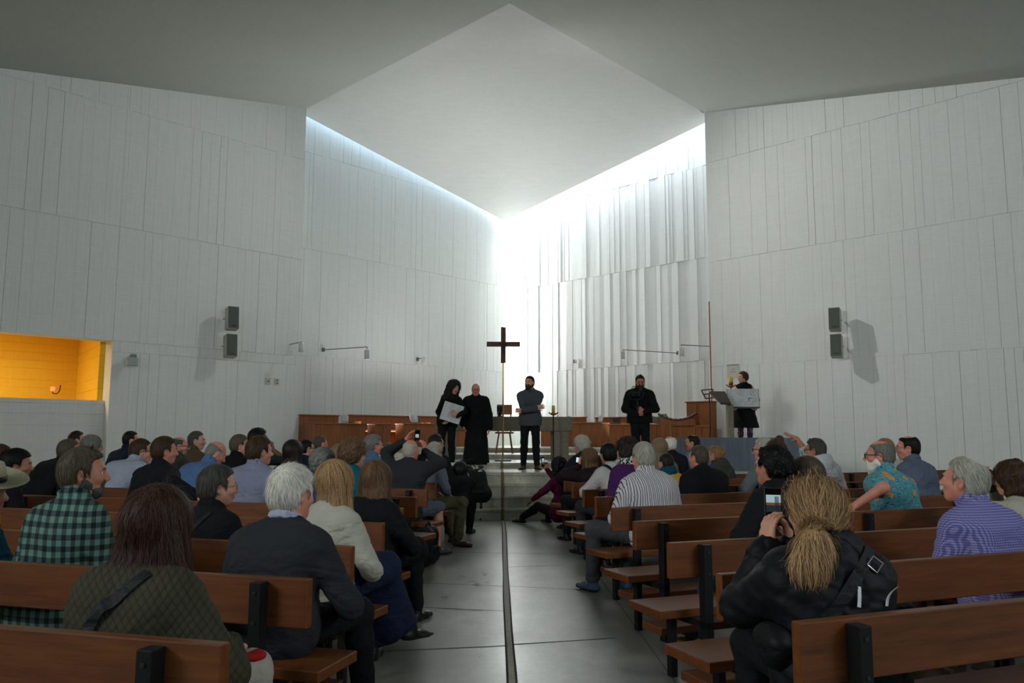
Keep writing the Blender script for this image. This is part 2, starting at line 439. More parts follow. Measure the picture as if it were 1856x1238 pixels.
# chancel: four steps and three broad low platforms
Z1, Z2, Z3, Z4 = 0.735, 0.84, 0.95, 1.07
mb = MB()
XL, XR = -6.0, 3.3
for i in range(3):
    mb.box((XL, 13.2 + 0.28*i - 0.02, Z1/4*(i+1) - 0.05), (XR, 13.2 + 0.28*(i+1) + .05, Z1/4*(i+1)), bev=0.008)
    mb.box((XL, 13.2 + 0.28*i, Z1/4*i), (XR, 13.2 + 0.28*(i+1) + .05, Z1/4*(i+1) - 0.03))
mb.box((XL, 13.2 + 0.82, Z1 - 0.06), (5.45, 15.9, Z1), bev=0.008); mb.box((XL, 13.2 + 0.84, 0), (5.45, 15.9, Z1 - 0.05))
mb.box((XL, 15.80, 0), (5.45, 18.1, Z2 - 0.05)); mb.box((XL, 15.78, Z2 - 0.06), (5.45, 18.1, Z2), bev=0.006)
mb.box((XL, 18.0, 0), (5.45, 20.2, Z3 - .05)); mb.box((XL, 17.98, Z3 - 0.06), (5.45, 20.2, Z3), bev=0.006)
mb.box((XL - 2, 20.1, 0), (9, 27.3, Z4 - 0.05)); mb.box((XL - 2, 20.08, Z4 - 0.06), (9, 27.3, Z4), bev=0.006)
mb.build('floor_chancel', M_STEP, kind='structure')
# brown inlay running up the steps to the cross
mb = MB(); XI = 0.095
mb.box((XI - .025, 13.19, 0), (XI + .025, 13.2, Z1/4 + .002))
for i in range(4): mb.box((XI - .025, 13.2 + .28*i - .024, Z1/4*i), (XI + .025, 13.2 + .28*i - .016, Z1/4*(i+1) + .002))
for i in range(3): mb.box((XI - .025, 13.2 + .28*i - .02, Z1/4*(i+1)), (XI + .025, 13.2 + .28*(i+1), Z1/4*(i+1) + .002))
mb.box((XI - .025, 14.02, Z1), (XI + .025, 15.8, Z1 + .002)); mb.box((XI - .025, 15.77, Z1), (XI + .025, 15.78, Z2 + .002))
mb.box((XI - .025, 15.78, Z2), (XI + .025, 17.4, Z2 + .002))
mb.build('trim_%d' % k, plain('brown_inlay', srgb(112, 88, 66), 0.45, 0, 0.2), kind='structure'); k += 1

# left wall opening: recessed parapet of level boards, and the yellow passage behind it
def rect_wall(name, p0, p1, z0, z1, mat, boards, seed, d=0.006, thick=0.2):
    rnd = random.Random(seed); p0 = np.array(p0); p1 = np.array(p1); L = np.linalg.norm(p1-p0); u = (p1-p0)/L; n = np.array([u[1], -u[0]])
    mb = MB(); z = z0
    def P(s, zz, dd): q = p0 + u*s + n*dd; return (q[0], q[1], zz)
    while z < z1 - 1e-4:
        zn = min(z1, z + boards*rnd.uniform(.8, 1.2)); e = rnd.uniform(0, d)
        v = [P(0,z+.0015,e),P(L,z+.0015,e),P(L,zn-.0015,e),P(0,zn-.0015,e),P(0,z+.0015,-thick),P(L,z+.0015,-thick),P(L,zn-.0015,-thick),P(0,zn-.0015,-thick)]
        mb.add(v, [(3,2,1,0),(4,5,6,7),(0,1,5,4),(1,2,6,5),(2,3,7,6),(3,0,4,7)]); z = zn
    return mb.build(name, mat, kind='structure')
rect_wall('wall_parapet_left', lw(hole_L[1] + .1, -0.25), lw(HS0 - .02, -0.25), 0, 2.07, M_WALL, 0.24, 31)
yo = np.array([-S2, S2])
rect_wall('wall_passage_back', lw(hole_L[1] + 1.5, -3.4), lw(HS0 - 1.2, -3.4), 0, 3.8, M_YELLOW, 0.22, 32)
rect_wall('wall_passage_end', lw(HS0 - 0.45, -3.5), lw(HS0 + 0.10, -0.40), 0, 3.8, M_YELLOW, 0.22, 33)
rect_wall('wall_passage_far_end', lw(hole_L[1] + 1.3, -0.40), lw(hole_L[1] + 1.3, -3.5), 0, 3.8, M_YELLOW, 0.22, 34)
mb = MB(); q = [lw(hole_L[1] + 1.6, -0.42), lw(HS0 - 1.3, -0.42), lw(HS0 - 1.3, -3.6), lw(hole_L[1] + 1.6, -3.6)]
mb.prism([tuple(x) for x in q], 3.8, 3.95); mb.build('ceiling_passage', M_YELLOW, kind='structure')
pl = bpy.data.lights.new('passage_lamp_light', 'AREA'); pl.energy = 85; pl.color = (1.0, 0.86, 0.55); pl.size = 1.2
po = bpy.data.objects.new('passage_lamp_light', pl); COL.objects.link(po); q = lw(HS0 + 3.6, -1.2); po.location = (q[0], q[1], 3.7)
# ---------------------------------------------------------------- pews
HB, SEAT, KN = 0.79, 0.42, 0.18
ENDL = [2.314, 3.311, 4.271, 5.395, 6.478, 7.607, 8.735, 9.958, 11.0]
ENDR = [2.559, 3.43, 4.409, 5.50, 6.55, 7.66, 8.72, 9.978, 11.161]
def bench_frame(side, row):
    """end point of the backrest at the aisle, direction outwards, direction the sitter faces"""
    if side == 'L': a = math.radians(16 + 0.9*row); return np.array([-0.737, ENDL[row]]), np.array([-math.cos(a), math.sin(a)]), np.array([math.sin(a), math.cos(a)])
    a = math.radians(20.5 + 0.5*row); return np.array([0.92, ENDR[row]]), np.array([math.cos(a), math.sin(a)]), np.array([-math.sin(a), math.cos(a)])
M_BOLT = plain('bolt_steel', srgb(70, 70, 70), 0.4, 0.8)
def make_bench(end, u, f, L, label, first=[None]):
    # local frame: +x runs along the seat from the aisle end, +y is where the sitter faces (mirrored pews get negative x)
    s = 1 if (u[0]*f[1] - u[1]*f[0]) > 0 else -1
    ang = math.atan2(f[1], f[0]) - math.pi/2
    root = thing('church_pew', (end[0], end[1], 0), ang, label, 'pew', 'wooden church pews')
    def bx(mb, x0, x1, y0, y1, z0, z1, bev, m=None):
        a, b = (x0, x1) if s > 0 else (-x1, -x0); mb.box((a, y0, z0), (b, y1, z1), bev=bev, mat=m)
    mb = MB(); bx(mb, 0, L, -0.045, 0.0, 0.60, HB, 0.004); mb.build('backrest', M_WOOD, root)
    mb = MB(); bx(mb, -0.02, L, 0.03, 0.37, SEAT - 0.045, SEAT, 0.004); mb.build('seat', M_WOOD, root)
    mb = MB(); bx(mb, -0.06, L, -0.42, -0.20, KN - 0.045, KN, 0.004); mb.build('kneeler', M_WOOD, root)
    for x in (0.2, L/2, L - 0.2):
        mb = MB(); bx(mb, x - 0.025, x + 0.025, -0.105, -0.045, 0.0, HB - 0.012, 0.003)
        bx(mb, x - 0.025, x + 0.025, -0.105, 0.30, SEAT - 0.085, SEAT - 0.045, 0.003)
        bx(mb, x - 0.022, x + 0.022, 0.24, 0.285, 0.0, SEAT - 0.08, 0.003)
        bx(mb, x - 0.02, x + 0.02, -0.40, -0.10, KN - 0.085, KN - 0.045, 0.003)
        bx(mb, x - 0.018, x + 0.018, -0.36, -0.325, 0.0, KN - 0.045, 0.003)
        p = mb.build('post', M_BLACK, root)
        xx = x*s
        for z in (HB - 0.05, HB - 0.165):
            mb = MB(); mb.tube([(xx, -0.109, z), (xx, -0.104, z)], 0.008, 8); mb.build('bolt', M_BOLT, p)
        mb = MB(); bx(mb, x - 0.13, x + 0.02, -0.42, -0.26, 0.0, 0.005, 0.001); mb.build('floor_plate', plain('zinc_plate', srgb(150, 152, 150), 0.5, 0.6), root)
    return root
ORD = ['nearest', 'second', 'third', 'fourth', 'fifth', 'sixth', 'seventh', 'eighth', 'ninth']
for side, ends, nm in (('L', ENDL, 'left'), ('R', ENDR, 'right')):
    for r in range(9):
        e, u, f = bench_frame(side, r)
        Lb = 4.15
        make_bench(e, u, f, Lb, 'wooden pew on black posts %s of the aisle, %s row from the camera' % (nm, ORD[r]))
# outer block on the left and on the right, beyond the side aisles
for (px, py), a, L, s, lab in (((100, 875), 30, 3.0, 'L', 'short brown pew by the left wall behind the grey-haired person in black'),
                               ((140, 852), 33, 3.0, 'L', 'far brown pew by the left wall, beyond the other wall-side pew'),
                               ((1521, 857), 27, 3.2, 'R', 'brown pew by the right wall beyond the person in the white jacket')):
    p = PZ(px, py, HB); a = math.radians(a)
    u = np.array([-math.cos(a), math.sin(a)]) if s == 'L' else np.array([math.cos(a), math.sin(a)])
    f = np.array([math.sin(a), math.cos(a)]) if s == 'L' else np.array([-math.sin(a), math.cos(a)])
    make_bench(p[:2], u, f, L, lab)
# ---------------------------------------------------------------- figure builder: smooth distance fields meshed as one surface
V = lambda *a: np.array(a, float)
def rotx(a): c, s = math.cos(a), math.sin(a); return np.array([[1,0,0],[0,c,-s],[0,s,c]])
def roty(a): c, s = math.cos(a), math.sin(a); return np.array([[c,0,s],[0,1,0],[-s,0,c]])
def rotz(a): c, s = math.cos(a), math.sin(a); return np.array([[c,-s,0],[s,c,0],[0,0,1]])
def smin(a, b, k):
    h = np.maximum(k - np.abs(a - b), 0) / k
    return np.minimum(a, b) - h*h*k*0.25
def smax(a, b, k): return -smin(-a, -b, k)
class Field:
    BIG = 0.08
    def __init__(s): s.pr = []
    def rc(s, a, b, ra, rb, n=None, f=1.0, k=0.03, neg=False):
        a = np.array(a, float); b = np.array(b, float)
        lo = np.minimum(a - ra, b - rb); hi = np.maximum(a + ra, b + rb)
        s.pr.append(('rc', a, b, ra, rb, None if n is None else unit(n), f, k, lo, hi, neg)); return s
    def ell(s, c, r, R=None, k=0.03, neg=False):
        c = np.array(c, float); r = np.array(r, float); m = r.max() if R is not None else r
        s.pr.append(('el', c, r, R, k, c - m, c + m, neg)); return s
    def mesh(s, h, post=None):
        lo = np.min([p[-3] for p in s.pr if not p[-1]], 0) - 0.03; hi = np.max([p[-2] for p in s.pr if not p[-1]], 0) + 0.03
        n = np.ceil((hi - lo)/h).astype(int) + 2
        g = np.full(tuple(n), s.BIG, np.float32)
        for p in s.pr:
            neg = p[-1]; k = p[-4]; m = k + 2*h + 0.004
            i0 = np.maximum(((p[-3] - m - lo)/h).astype(int), 0); i1 = np.minimum(((p[-2] + m - lo)/h).astype(int) + 2, n)
            if (i1 <= i0).any(): continue
            ax = [(lo[j] + h*np.arange(i0[j], i1[j])).astype(np.float32) for j in range(3)]
            X = ax[0][:,None,None]; Y = ax[1][None,:,None]; Z = ax[2][None,None,:]
            if p[0] == 'rc':
                _, a, b, ra, rb, nv, f = p[:7]
                qx, qy, qz = X - a[0], Y - a[1], Z - a[2]; ba = b - a
                if nv is not None:
                    c = (qx*nv[0] + qy*nv[1] + qz*nv[2])*(1/f - 1)
                    qx = qx + c*nv[0]; qy = qy + c*nv[1]; qz = qz + c*nv[2]; ba = ba + nv*(ba.dot(nv)*(1/f - 1))
                bb = max(ba.dot(ba), 1e-9)
                qb = qx*ba[0] + qy*ba[1] + qz*ba[2]; t = np.clip(qb/bb, 0, 1)
                d = np.sqrt(np.maximum(qx*qx + qy*qy + qz*qz - 2*t*qb + t*t*bb, 0)) - (ra + (rb - ra)*t)
            else:
                _, c, r, R = p[:4]
                qx, qy, qz = X - c[0], Y - c[1], Z - c[2]
                if R is not None: qx, qy, qz = [qx*R[0,i] + qy*R[1,i] + qz*R[2,i] for i in range(3)]
                k0 = np.sqrt((qx/r[0])**2 + (qy/r[1])**2 + (qz/r[2])**2); k1 = np.sqrt((qx/r[0]**2)**2 + (qy/r[1]**2)**2 + (qz/r[2]**2)**2)
                d = k0*(k0 - 1)/np.maximum(k1, 1e-6)
            d = np.minimum(d, s.BIG).astype(np.float32)
            sl = tuple(slice(i0[j], i1[j]) for j in range(3))
            g[sl] = smax(g[sl], -d, k) if neg else smin(g[sl], d, k)
        if post is not None: g = post(g, lo, h)
        s.g, s.lo, s.h = g, lo, h
        return nets(g, lo, h)
def nets(g, lo, h):
    ins = g < 0
    c = ins[:-1,:-1,:-1].astype(np.uint8)
    for dx in (0,1):
        for dy in (0,1):
            for dz in (0,1):
                if dx+dy+dz: c = c + ins[dx:ins.shape[0]-1+dx, dy:ins.shape[1]-1+dy, dz:ins.shape[2]-1+dz]
    act = np.argwhere((c > 0) & (c < 8))
    if len(act) == 0: return np.zeros((0,3)), np.zeros((0,4), int)
    idx = np.full(c.shape, -1, np.int32); idx[tuple(act.T)] = np.arange(len(act))
    corner = {}
    for dx in (0,1):
        for dy in (0,1):
            for dz in (0,1): corner[dx,dy,dz] = g[act[:,0]+dx, act[:,1]+dy, act[:,2]+dz]
    acc = np.zeros((len(act),3)); cnt = np.zeros(len(act))
    keys = list(corner)
    for a in keys:
        for ax in range(3):
            if a[ax] == 0:
                b = tuple(1 if i == ax else a[i] for i in range(3)); ga, gb = corner[a], corner[b]
                m = (ga < 0) != (gb < 0); t = np.where(m, ga/np.where(m, ga - gb, 1), 0)
                pt = np.array(a, float)[None,:].repeat(len(act),0); pt[:,ax] += t
                acc[m] += pt[m]; cnt[m] += 1
    v = lo + h*(act + acc/cnt[:,None])
    quads = []
    for ax in range(3):
        u, w = [(1,2),(2,0),(0,1)][ax]
        sl0 = [slice(1,-1)]*3; sl0[ax] = slice(0,-1); sl1 = list(sl0); sl1[ax] = slice(1,None)
        a = ins[tuple(sl0)]; b = ins[tuple(sl1)]; e = np.argwhere(a != b)
        if len(e) == 0: continue
        fl = a[tuple(e.T)]
        base = e.copy(); base[:,u] += 1; base[:,w] += 1
        if ax == 0: pass
        q = []
        for du, dw in ((-1,-1),(0,-1),(0,0),(-1,0)):
            cc = base.copy(); cc[:,u] += du; cc[:,w] += dw; q.append(idx[tuple(cc.T)])
        q = np.array(q).T
        q[~fl] = q[~fl][:, ::-1]
        quads.append(q)
    q = np.concatenate(quads); q = q[(q >= 0).all(1)]
    return v, q
def sample(F_, p):
    q = (p - F_.lo)/F_.h; n = np.array(F_.g.shape); q = np.clip(q, 0, n - 1.001); i = q.astype(int); f = q - i
    r = 0
    for dx in (0,1):
        for dy in (0,1):
            for dz in (0,1):
                w = (f[:,0] if dx else 1-f[:,0])*(f[:,1] if dy else 1-f[:,1])*(f[:,2] if dz else 1-f[:,2])
                r = r + w*F_.g[i[:,0]+dx, i[:,1]+dy, i[:,2]+dz]
    return r
def grad(F_, p):
    e = F_.h; g = np.stack([sample(F_, p + np.eye(3)[i]*e) - sample(F_, p - np.eye(3)[i]*e) for i in range(3)], 1)
    return g/np.maximum(np.linalg.norm(g, axis=1, keepdims=True), 1e-6)
def wave(p, fr, seed):
    r = np.random.RandomState(seed); o = 0
    for i in range(4):
        d = unit(r.normal(size=3)); ph = r.uniform(0, 6.28); w = 1.3*np.sin(p @ (unit(r.normal(size=3))*fr*0.6) + r.uniform(0, 6))
        o = o + np.sin(p @ (d*fr*(1 + 0.5*i)) + ph + w)/(1 + 0.4*i)
    return o/2.2
def folds(p, seed, fr=1.0):
    """cloth folds: soft swells with sharper creases between them"""
    a = wave(p*V(1,1,1.5), 24*fr, seed); b = wave(p*V(.8,.8,1.7), 52*fr, seed + 3)
    return .5*a + .35*b - .75*np.maximum(0, .22 - np.abs(wave(p*V(.9,.9,1.5), 19*fr, seed + 7)))/.22*(.5 + .5*np.tanh(2*wave(p, 9, seed + 9)))
def lerp(a, b, t): return a + (b - a)*t
def ik(S, Wt, l1, l2, pole):
    d = Wt - S; L = np.linalg.norm(d); mx = (l1 + l2)*0.995
    if L > mx: Wt = S + d/L*mx; d = Wt - S; L = mx
    L = max(L, abs(l1 - l2) + 0.02); u = d/np.linalg.norm(d)
    x = (l1*l1 - l2*l2 + L*L)/(2*L); y = math.sqrt(max(l1*l1 - x*x, 0)); pl = np.array(pole, float); pl = pl - u*pl.dot(u)
    return S + u*x + unit(pl)*y, Wt
def hand_prims(Fd, w, d, pn, sg, s, curl=0.25, spread=0.12, thumb=0.6):
    """palm, four jointed fingers of unequal length and a thumb leaving the side of the palm. sg=+1: thumb on +l"""
    d = unit(d); pn = unit(pn - d*np.dot(pn, d)); l = np.cross(d, pn)*sg
    Fd.rc(w - d*0.01*s, w + d*0.03*s, 0.027*s, 0.033*s, pn, 0.66, 0.02)
    Fd.rc(w + d*0.035*s + l*0.012*s, w + d*0.078*s + l*0.016*s, 0.026*s, 0.024*s, pn, 0.55, 0.014)
    Fd.rc(w + d*0.035*s - l*0.012*s, w + d*0.074*s - l*0.016*s, 0.026*s, 0.022*s, pn, 0.55, 0.014)
    for off, ln, sp in ((0.031, 0.072, 1.0), (0.0105, 0.081, 0.3), (-0.0105, 0.075, -0.35), (-0.030, 0.058, -1.1)):
        p = w + d*(0.088 - abs(off)*0.18)*s + l*off*s; dr = unit(d + l*sp*spread)
        a = curl*(1 + 0.12*sp); q = p; seg = (0.44, 0.31, 0.25); rr = (0.0098, 0.0088, 0.008, 0.007)
        for j in range(3):
            a_ = a*(0.9, 1.9, 2.6)[j]; dd = dr*math.cos(a_) + pn*math.sin(a_); e = q + dd*ln*seg[j]*s
            Fd.rc(q, e, rr[j]*s, rr[j+1]*s, None, 1, 0.004 if j else 0.006); q = e
    b = w + d*0.022*s + l*0.026*s; e = b + unit(d*0.62 + l*(0.35 + thumb*0.6) + pn*0.35)*0.045*s; t = e + unit(d*0.9 + l*thumb*0.35 + pn*0.30)*0.034*s
    Fd.rc(b, e, 0.0155*s, 0.0115*s, None, 1, 0.012); Fd.rc(e, t, 0.0112*s, 0.0085*s, None, 1, 0.004)
def to_frame(Rm, o, s):
    return lambda p: o + Rm @ (np.array(p, float)*s)
def head_prims(Fd, Rh, Hc, s, N, fem=False):
    T = to_frame(Rh, Hc, s)
    Fd.ell(T((0,-.012,.030)), V(.074,.095,.092)*s, Rh, 0.02)
    Fd.ell(T((0,.030,-.015)), V(.063,.064,.085)*s, Rh, 0.03)
    Fd.rc(T((-.036,.012,-.045)), T((.036,.012,-.045)), .036*s, .036*s, None, 1, 0.03)
    ch = .024 if fem else .030
    Fd.rc(T((-.018,.052,-.085)), T((.018,.052,-.085)), ch*s, ch*s, None, 1, 0.035)
    Fd.rc(T((-.032,.074,.026)), T((.032,.074,.026)), .016*s, .016*s, None, 1, 0.02)
    for sx in (-1, 1):
        Fd.ell(T((sx*.032,.098,.006)), V(.0175,.016,.0095)*s, Rh, 0.010, True)
        Fd.ell(T((sx*.040,.062,-.022)), V(.026,.026,.022)*s, Rh, 0.02)
        Fd.ell(T((sx*.0755,-.012,-.008)), V(.010,.019,.032)*s, Rh @ rotx(0.2) @ rotz(-sx*0.35), 0.008)
        Fd.ell(T((sx*.084,-.010,-.004)), V(.006,.009,.015)*s, Rh @ rotx(0.2), 0.006, True)
        Fd.ell(T((sx*.012,.103,-.030)), V(.010,.010,.008)*s, Rh, 0.008)
    Fd.rc(T((0,.088,.014)), T((0,.110,-.022)), .0085*s, .0118*s, None, 1, 0.012)
    Fd.rc(T((-.017,.086,-.050)), T((.017,.086,-.050)), .0075*s, .0075*s, None, 1, 0.008)
    Fd.rc(T((-.015,.085,-.062)), T((.015,.085,-.062)), .0085*s, .0085*s, None, 1, 0.008)
    nr = .047 if fem else .056
    Fd.rc(T((0,-.022,-.055)), N, nr*s, (nr + .006)*s, None, 1, 0.035)
# ---------------------------------------------------------------- hair, in head coordinates
def hair_field(style, s, P):
    """returns (Field-like with .g .lo .h) built in head space (metres, unscaled by s)"""
    ln = P.get('hlen', 0.12); th = P.get('hth', 0.013)
    Fd = Field()
    Fd.ell((0,-.014,.032), (.075+th, .096+th, .092+th*1.05), None, 0.02)
    if style in ('short', 'buzz', 'crop', 'bald_top', 'fringe', 'curly', 'bun', 'pony'):
        Fd.ell((0,-.048,-.020), (.060+th*.7, .054+th*.8, .058), None, 0.03)
    if style == 'curly':
        Fd.ell((0,-.03,.035), (.088+th, .098+th, .092+th), None, 0.03)
        if ln > .13: Fd.ell((0,-.05,-.045), (.088+th, .062+th, .085), None, 0.04)
    if style in ('long', 'bob', 'bigcurl'):
        w = P.get('hw', 1.0)
        Fd.rc((0,-.035,.02), (0,-.052,-ln), (.086+th)*w, (.088 + th)*w*P.get('flare', 1.0), (0,1,0), .62, 0.04)
        for sx in (-1, 1): Fd.rc((sx*.066,.010,.03), (sx*.076*w,.008,-ln*0.92), .032+th*.5, .034*P.get('flare', 1.0), (1,0,0), .7, 0.03)
        Fd.ell((0,-.02,.038), (.082+th, .098+th, .092+th), None, 0.03)
    if style == 'bun':
        b = P.get('bun', (0,-.115,.03)); Fd.ell(b, (.042,.038,.042), None, 0.015)
    if style == 'topknot':
        Fd.ell((0,.012,.130), (.016,.022,.016), None, 0.006)
    if style == 'pony':
        q = P.get('tail', [(-.03,-.118,-.045), (-.06,-.15,-.12), (-.085,-.155,-.20), (-.08,-.15,-.26)])
        rr = P.get('tailr', [.026,.05,.05,.022])
        for i in range(len(q)-1): Fd.rc(q[i], q[i+1], rr[i], rr[i+1], (0,1,0), .7, 0.03)
    def post(g, lo, h):
        X, Y, Z = [lo[j] + h*np.arange(g.shape[j]) for j in range(3)]; X = X[:,None,None]; Y = Y[None,:,None]; Z = Z[None,None,:]
        if style in ('long', 'bob', 'bigcurl'):
            # keep the face clear: an upright tunnel opening to the front
            face = np.sqrt((X/.062)**2 + ((Y-.115)/.085)**2 + ((Z+.03)/.115)**2) - 1
            g = smax(g, -face*.06, 0.012)
            if P.get('bang'): pass
            g = smax(g, -(Z + ln + .02*np.sin(X*60)), 0.012)
        else:
            hl = P.get('hairline', .076); sb = P.get('sideburn', .030)
            zz = [-.05, -.030, -.022, .000, .045, .070, .088, .104, .125]
            yy = [-.030, -.022, sb - .004, sb, sb + .006, max(sb + .010, hl - .026), hl, hl + .012, .30]
            ym = np.interp(Z, zz, yy) + np.where(Z > .05, -(np.abs(X)/.075)**2*.012, 0)
            g = smax(g, (Y - ym)*.75, 0.008)
            nape = P.get('nape', -.064)
            if style not in ('pony',): g = smax(g, -(Z - nape), 0.012)
            # leave the ears free
            if P.get('ears', True):
                for sx in (-1, 1):
                    e = np.sqrt(((X - sx*.085)/.036)**2 + ((Y - .000)/.034)**2 + ((Z + .016)/.050)**2) - 1
                    g = smax(g, -e*.03, 0.006)
            if style in ('bald_top', 'fringe'):
                r = P.get('bald', (.062,.085,.07)); c = P.get('baldc', (0,.005,.118))
                e = np.sqrt(((X - c[0])/r[0])**2 + ((Y - c[1])/r[1])**2 + ((Z - c[2])/r[2])**2) - 1
                g = smax(g, -e*.06, 0.010)
        return g
    return Fd, post
def hair_mesh(style, s, P, near, seed):
    Fd, post = hair_field(style, s, P)
    h = (0.0042 if near >= 2 else 0.0055 if near == 1 else 0.0075)
    v, q = Fd.mesh(h, post)
    if len(v) == 0: return None
    n = grad(Fd, v); rnd = np.random.RandomState(seed)
    crown = V(*P.get('crown', (0.0,-.045,.125)))
    # fine relief running with the strands
    ang = np.arctan2(v[:,0] - crown[0], -(v[:,1] - crown[1])); curl = P.get('curl', 0.0)
    k = wave(np.stack([v[:,0]*1.0, v[:,1]*1.0, v[:,2]*(.25 + curl)], 1), 170, seed)*0.5 + wave(np.stack([v[:,0], v[:,1], v[:,2]*(.2 + curl)], 1), 70, seed + 1)*0.7
    amp = P.get('hamp', 0.0028) + 0.003*curl
    v2 = v + n*(k*amp + wave(v, 75, seed + 2)*0.007*min(curl, 1.2))[:,None]
    verts = [v2]; faces = [q]; mats = [np.zeros(len(q), int)]
    ns = int(P.get('strands', (0, 700, 3200)[min(near, 2)]) * (1.35 if near >= 2 else 1.0))
    if ns:
        seg = P.get('seg', 7); L = P.get('slen', 0.10 if style in ('long','bob','bigcurl','pony') else 0.045)
        ids = rnd.randint(0, len(v), ns); p = v2[ids].copy(); fz = P.get('fuzz', 0.003)
        out = rnd.exponential(1.0, ns)*fz; Ls = L*rnd.uniform(.5, 1.2, ns)/seg
        grav = V(*P.get('grav', (0,0,-1.0))); cw = P.get('comb', 0.6)
        pts = [p + n[ids]*0.0015]; nor = [n[ids]]; ph = rnd.uniform(0, 6.28, ns)
        d0 = None
        for i in range(seg):
            nn = grad(Fd, p); rad = p - crown; rad /= np.maximum(np.linalg.norm(rad, axis=1, keepdims=True), 1e-4)
            if 'tailc' in P:
                # drawn back towards the tie, then down the tail
                tc = V(*P['tailc']); toT = tc - p; dist = np.linalg.norm(toT, axis=1, keepdims=True); isT = (p[:,2:3] < tc[2] + .005) & (p[:,1:2] < tc[1] + .03)
                fl = np.where(isT, grav + 0.15*rnd.normal(size=p.shape), toT/np.maximum(dist, 1e-3))
            else: fl = grav*(1 - cw) + rad*cw
            fl = fl + rnd.normal(size=p.shape)*P.get('jit', 0.10)
            if curl: fl = fl + curl*0.9*np.stack([np.sin(ph + i*1.7), np.cos(ph*1.3 + i*1.5), 0.3*np.sin(ph + i)], 1)
            d = fl - nn*np.sum(fl*nn, 1, keepdims=True)*0.9; d /= np.maximum(np.linalg.norm(d, axis=1, keepdims=True), 1e-4)
            if d0 is not None: d = d*.6 + d0*.4
            d0 = d
            p = p + d*Ls[:,None]; dv = sample(Fd, p); tgt = out*(i + 1)/seg + 0.001
            corr = np.clip(dv - tgt, -0.02, 0.02); m = dv < 0.03
            p = p - nn*(corr*m)[:,None]
            pts.append(p.copy()); nor.append(nn)
        pts = np.array(pts); nor = np.array(nor); k_ = seg + 1
        wd = P.get('sw', 0.00085 if near >= 2 else .0011)*rnd.uniform(.6, 1.4, ns)
        side = np.cross(np.gradient(pts, axis=0), nor); side /= np.maximum(np.linalg.norm(side, axis=2, keepdims=True), 1e-6)
        tp = np.sqrt(np.linspace(1, 0.05, k_))[:,None,None]*wd[None,:,None]
        a = pts + side*tp; b = pts - side*tp
        sv = np.stack([a, b], 2).transpose(1, 0, 2, 3).reshape(-1, 3)      # strand, step, side
        base = len(v2); i = np.arange(ns)[:,None]*2*k_ + np.arange(seg)[None,:]*2; i = i.reshape(-1) + base
        sf = np.stack([i, i+1, i+3, i+2], 1)
        verts.append(sv); faces.append(sf); mats.append(np.repeat(rnd.choice([0,1,1,2], ns), seg))
    return np.concatenate(verts), np.concatenate(faces), np.concatenate(mats)
def beard_mesh(P):
    Fd = Field(); t = P.get('bt', 0.010); bl = P.get('bl', 0.0)
    Fd.rc((-.040,.010,-.045), (.040,.010,-.045), .038+t*.6, .038+t*.6, None, 1, .03)
    Fd.rc((-.018,.056,-.088), (.018,.056,-.088), .030+t, .030+t, None, 1, .035)
    Fd.ell((0,.058,-.04), (.042+t*.5,.042+t*.5,.04), None, .02)
    if bl: Fd.rc((0,.058,-.09), (0,.066,-.10-bl), .036, .024, (0,1,0), .8, .03)
    def post(g, lo, h):
        X, Y, Z = [lo[j] + h*np.arange(g.shape[j]) for j in range(3)]; X = X[:,None,None]; Y = Y[None,:,None]; Z = Z[None,None,:]
        g = smax(g, -(-(Z + .022) + (np.abs(X) - .02)*.75), 0.006)      # line from moustache up to the ear
        g = smax(g, -(Y + .012 + (Z + .06)*-.6), 0.01)
        m = np.sqrt((X/.020)**2 + ((Y-.105)/.022)**2 + ((Z+.056)/.0085)**2) - 1
        g = smax(g, -m*.02, .004)
        nz = np.sqrt((X/.020)**2 + ((Y-.112)/.03)**2 + ((Z+.018)/.022)**2) - 1
        return smax(g, -nz*.02, .004)
    v, q = Fd.mesh(0.0055, post)
    if len(v): n = grad(Fd, v); v = v + n*(wave(v*V(1,1,.5), 220, 5)*.0018)[:,None]
    return v, q
# ---------------------------------------------------------------- people
def skin(name, c, red=0.10):
    if name in _MC: return _MC[name]
    t = NT(name); co = t.coords(); a = t.noise(co, 14, 4); b = t.noise(co, 160, 3)
    t.color(t.ramp(a, [(0.3, (c[0]*.92, c[1]*.88, c[2]*.86, 1)), (0.7, (min(1,c[0]*(1.04+red*.3)), c[1]*1.03, c[2]*1.02, 1))]))
    t.bump(b, 0.12, 0.002); t.b.inputs['Subsurface Weight'].default_value = 0.08; t.b.inputs['Subsurface Radius'].default_value = (0.012, 0.005, 0.003)
    _MC[name] = t.set(0.52, 0, 0.4); return _MC[name]
SK = {'fair': skin('fair_skin', srgb(202,150,126)), 'pink': skin('pink_skin', srgb(205,140,120), .3), 'tan': skin('tanned_skin', srgb(184,126,98)), 'brown': skin('brown_skin', srgb(120,78,58)), 'olive': skin('olive_skin', srgb(172,122,96))}
M_LIP = plain('lip_skin', srgb(158,92,84), 0.5)
def hair_mats(name, c, spread=0.45):
    k = 'hair_' + name; spread = .75 if name in ('blond','lightbrown','sandy','greyblond','auburn','brown') else spread
    if k in _MC: return _MC[k]
    out = []
    for i, f in enumerate((1.0, 1 + spread, 1 - spread*.75)):
        t = NT('%s_hair_%s' % (name, ('base', 'light', 'dark')[i])); co = t.coords()
        m = t.mapping(co, (90, 90, 9)); nz = t.noise(m, 2.2, 4, .6)
        q = lambda g: (min(1,c[0]*f*g), min(1,c[1]*f*g), min(1,c[2]*f*g), 1)
        t.color(t.ramp(nz, [(0.25, q(.62)), (0.75, q(1.25))])); t.bump(nz, 0.5, 0.004); out.append(t.set(0.5, 0, 0.22))
    _MC[k] = out; return out
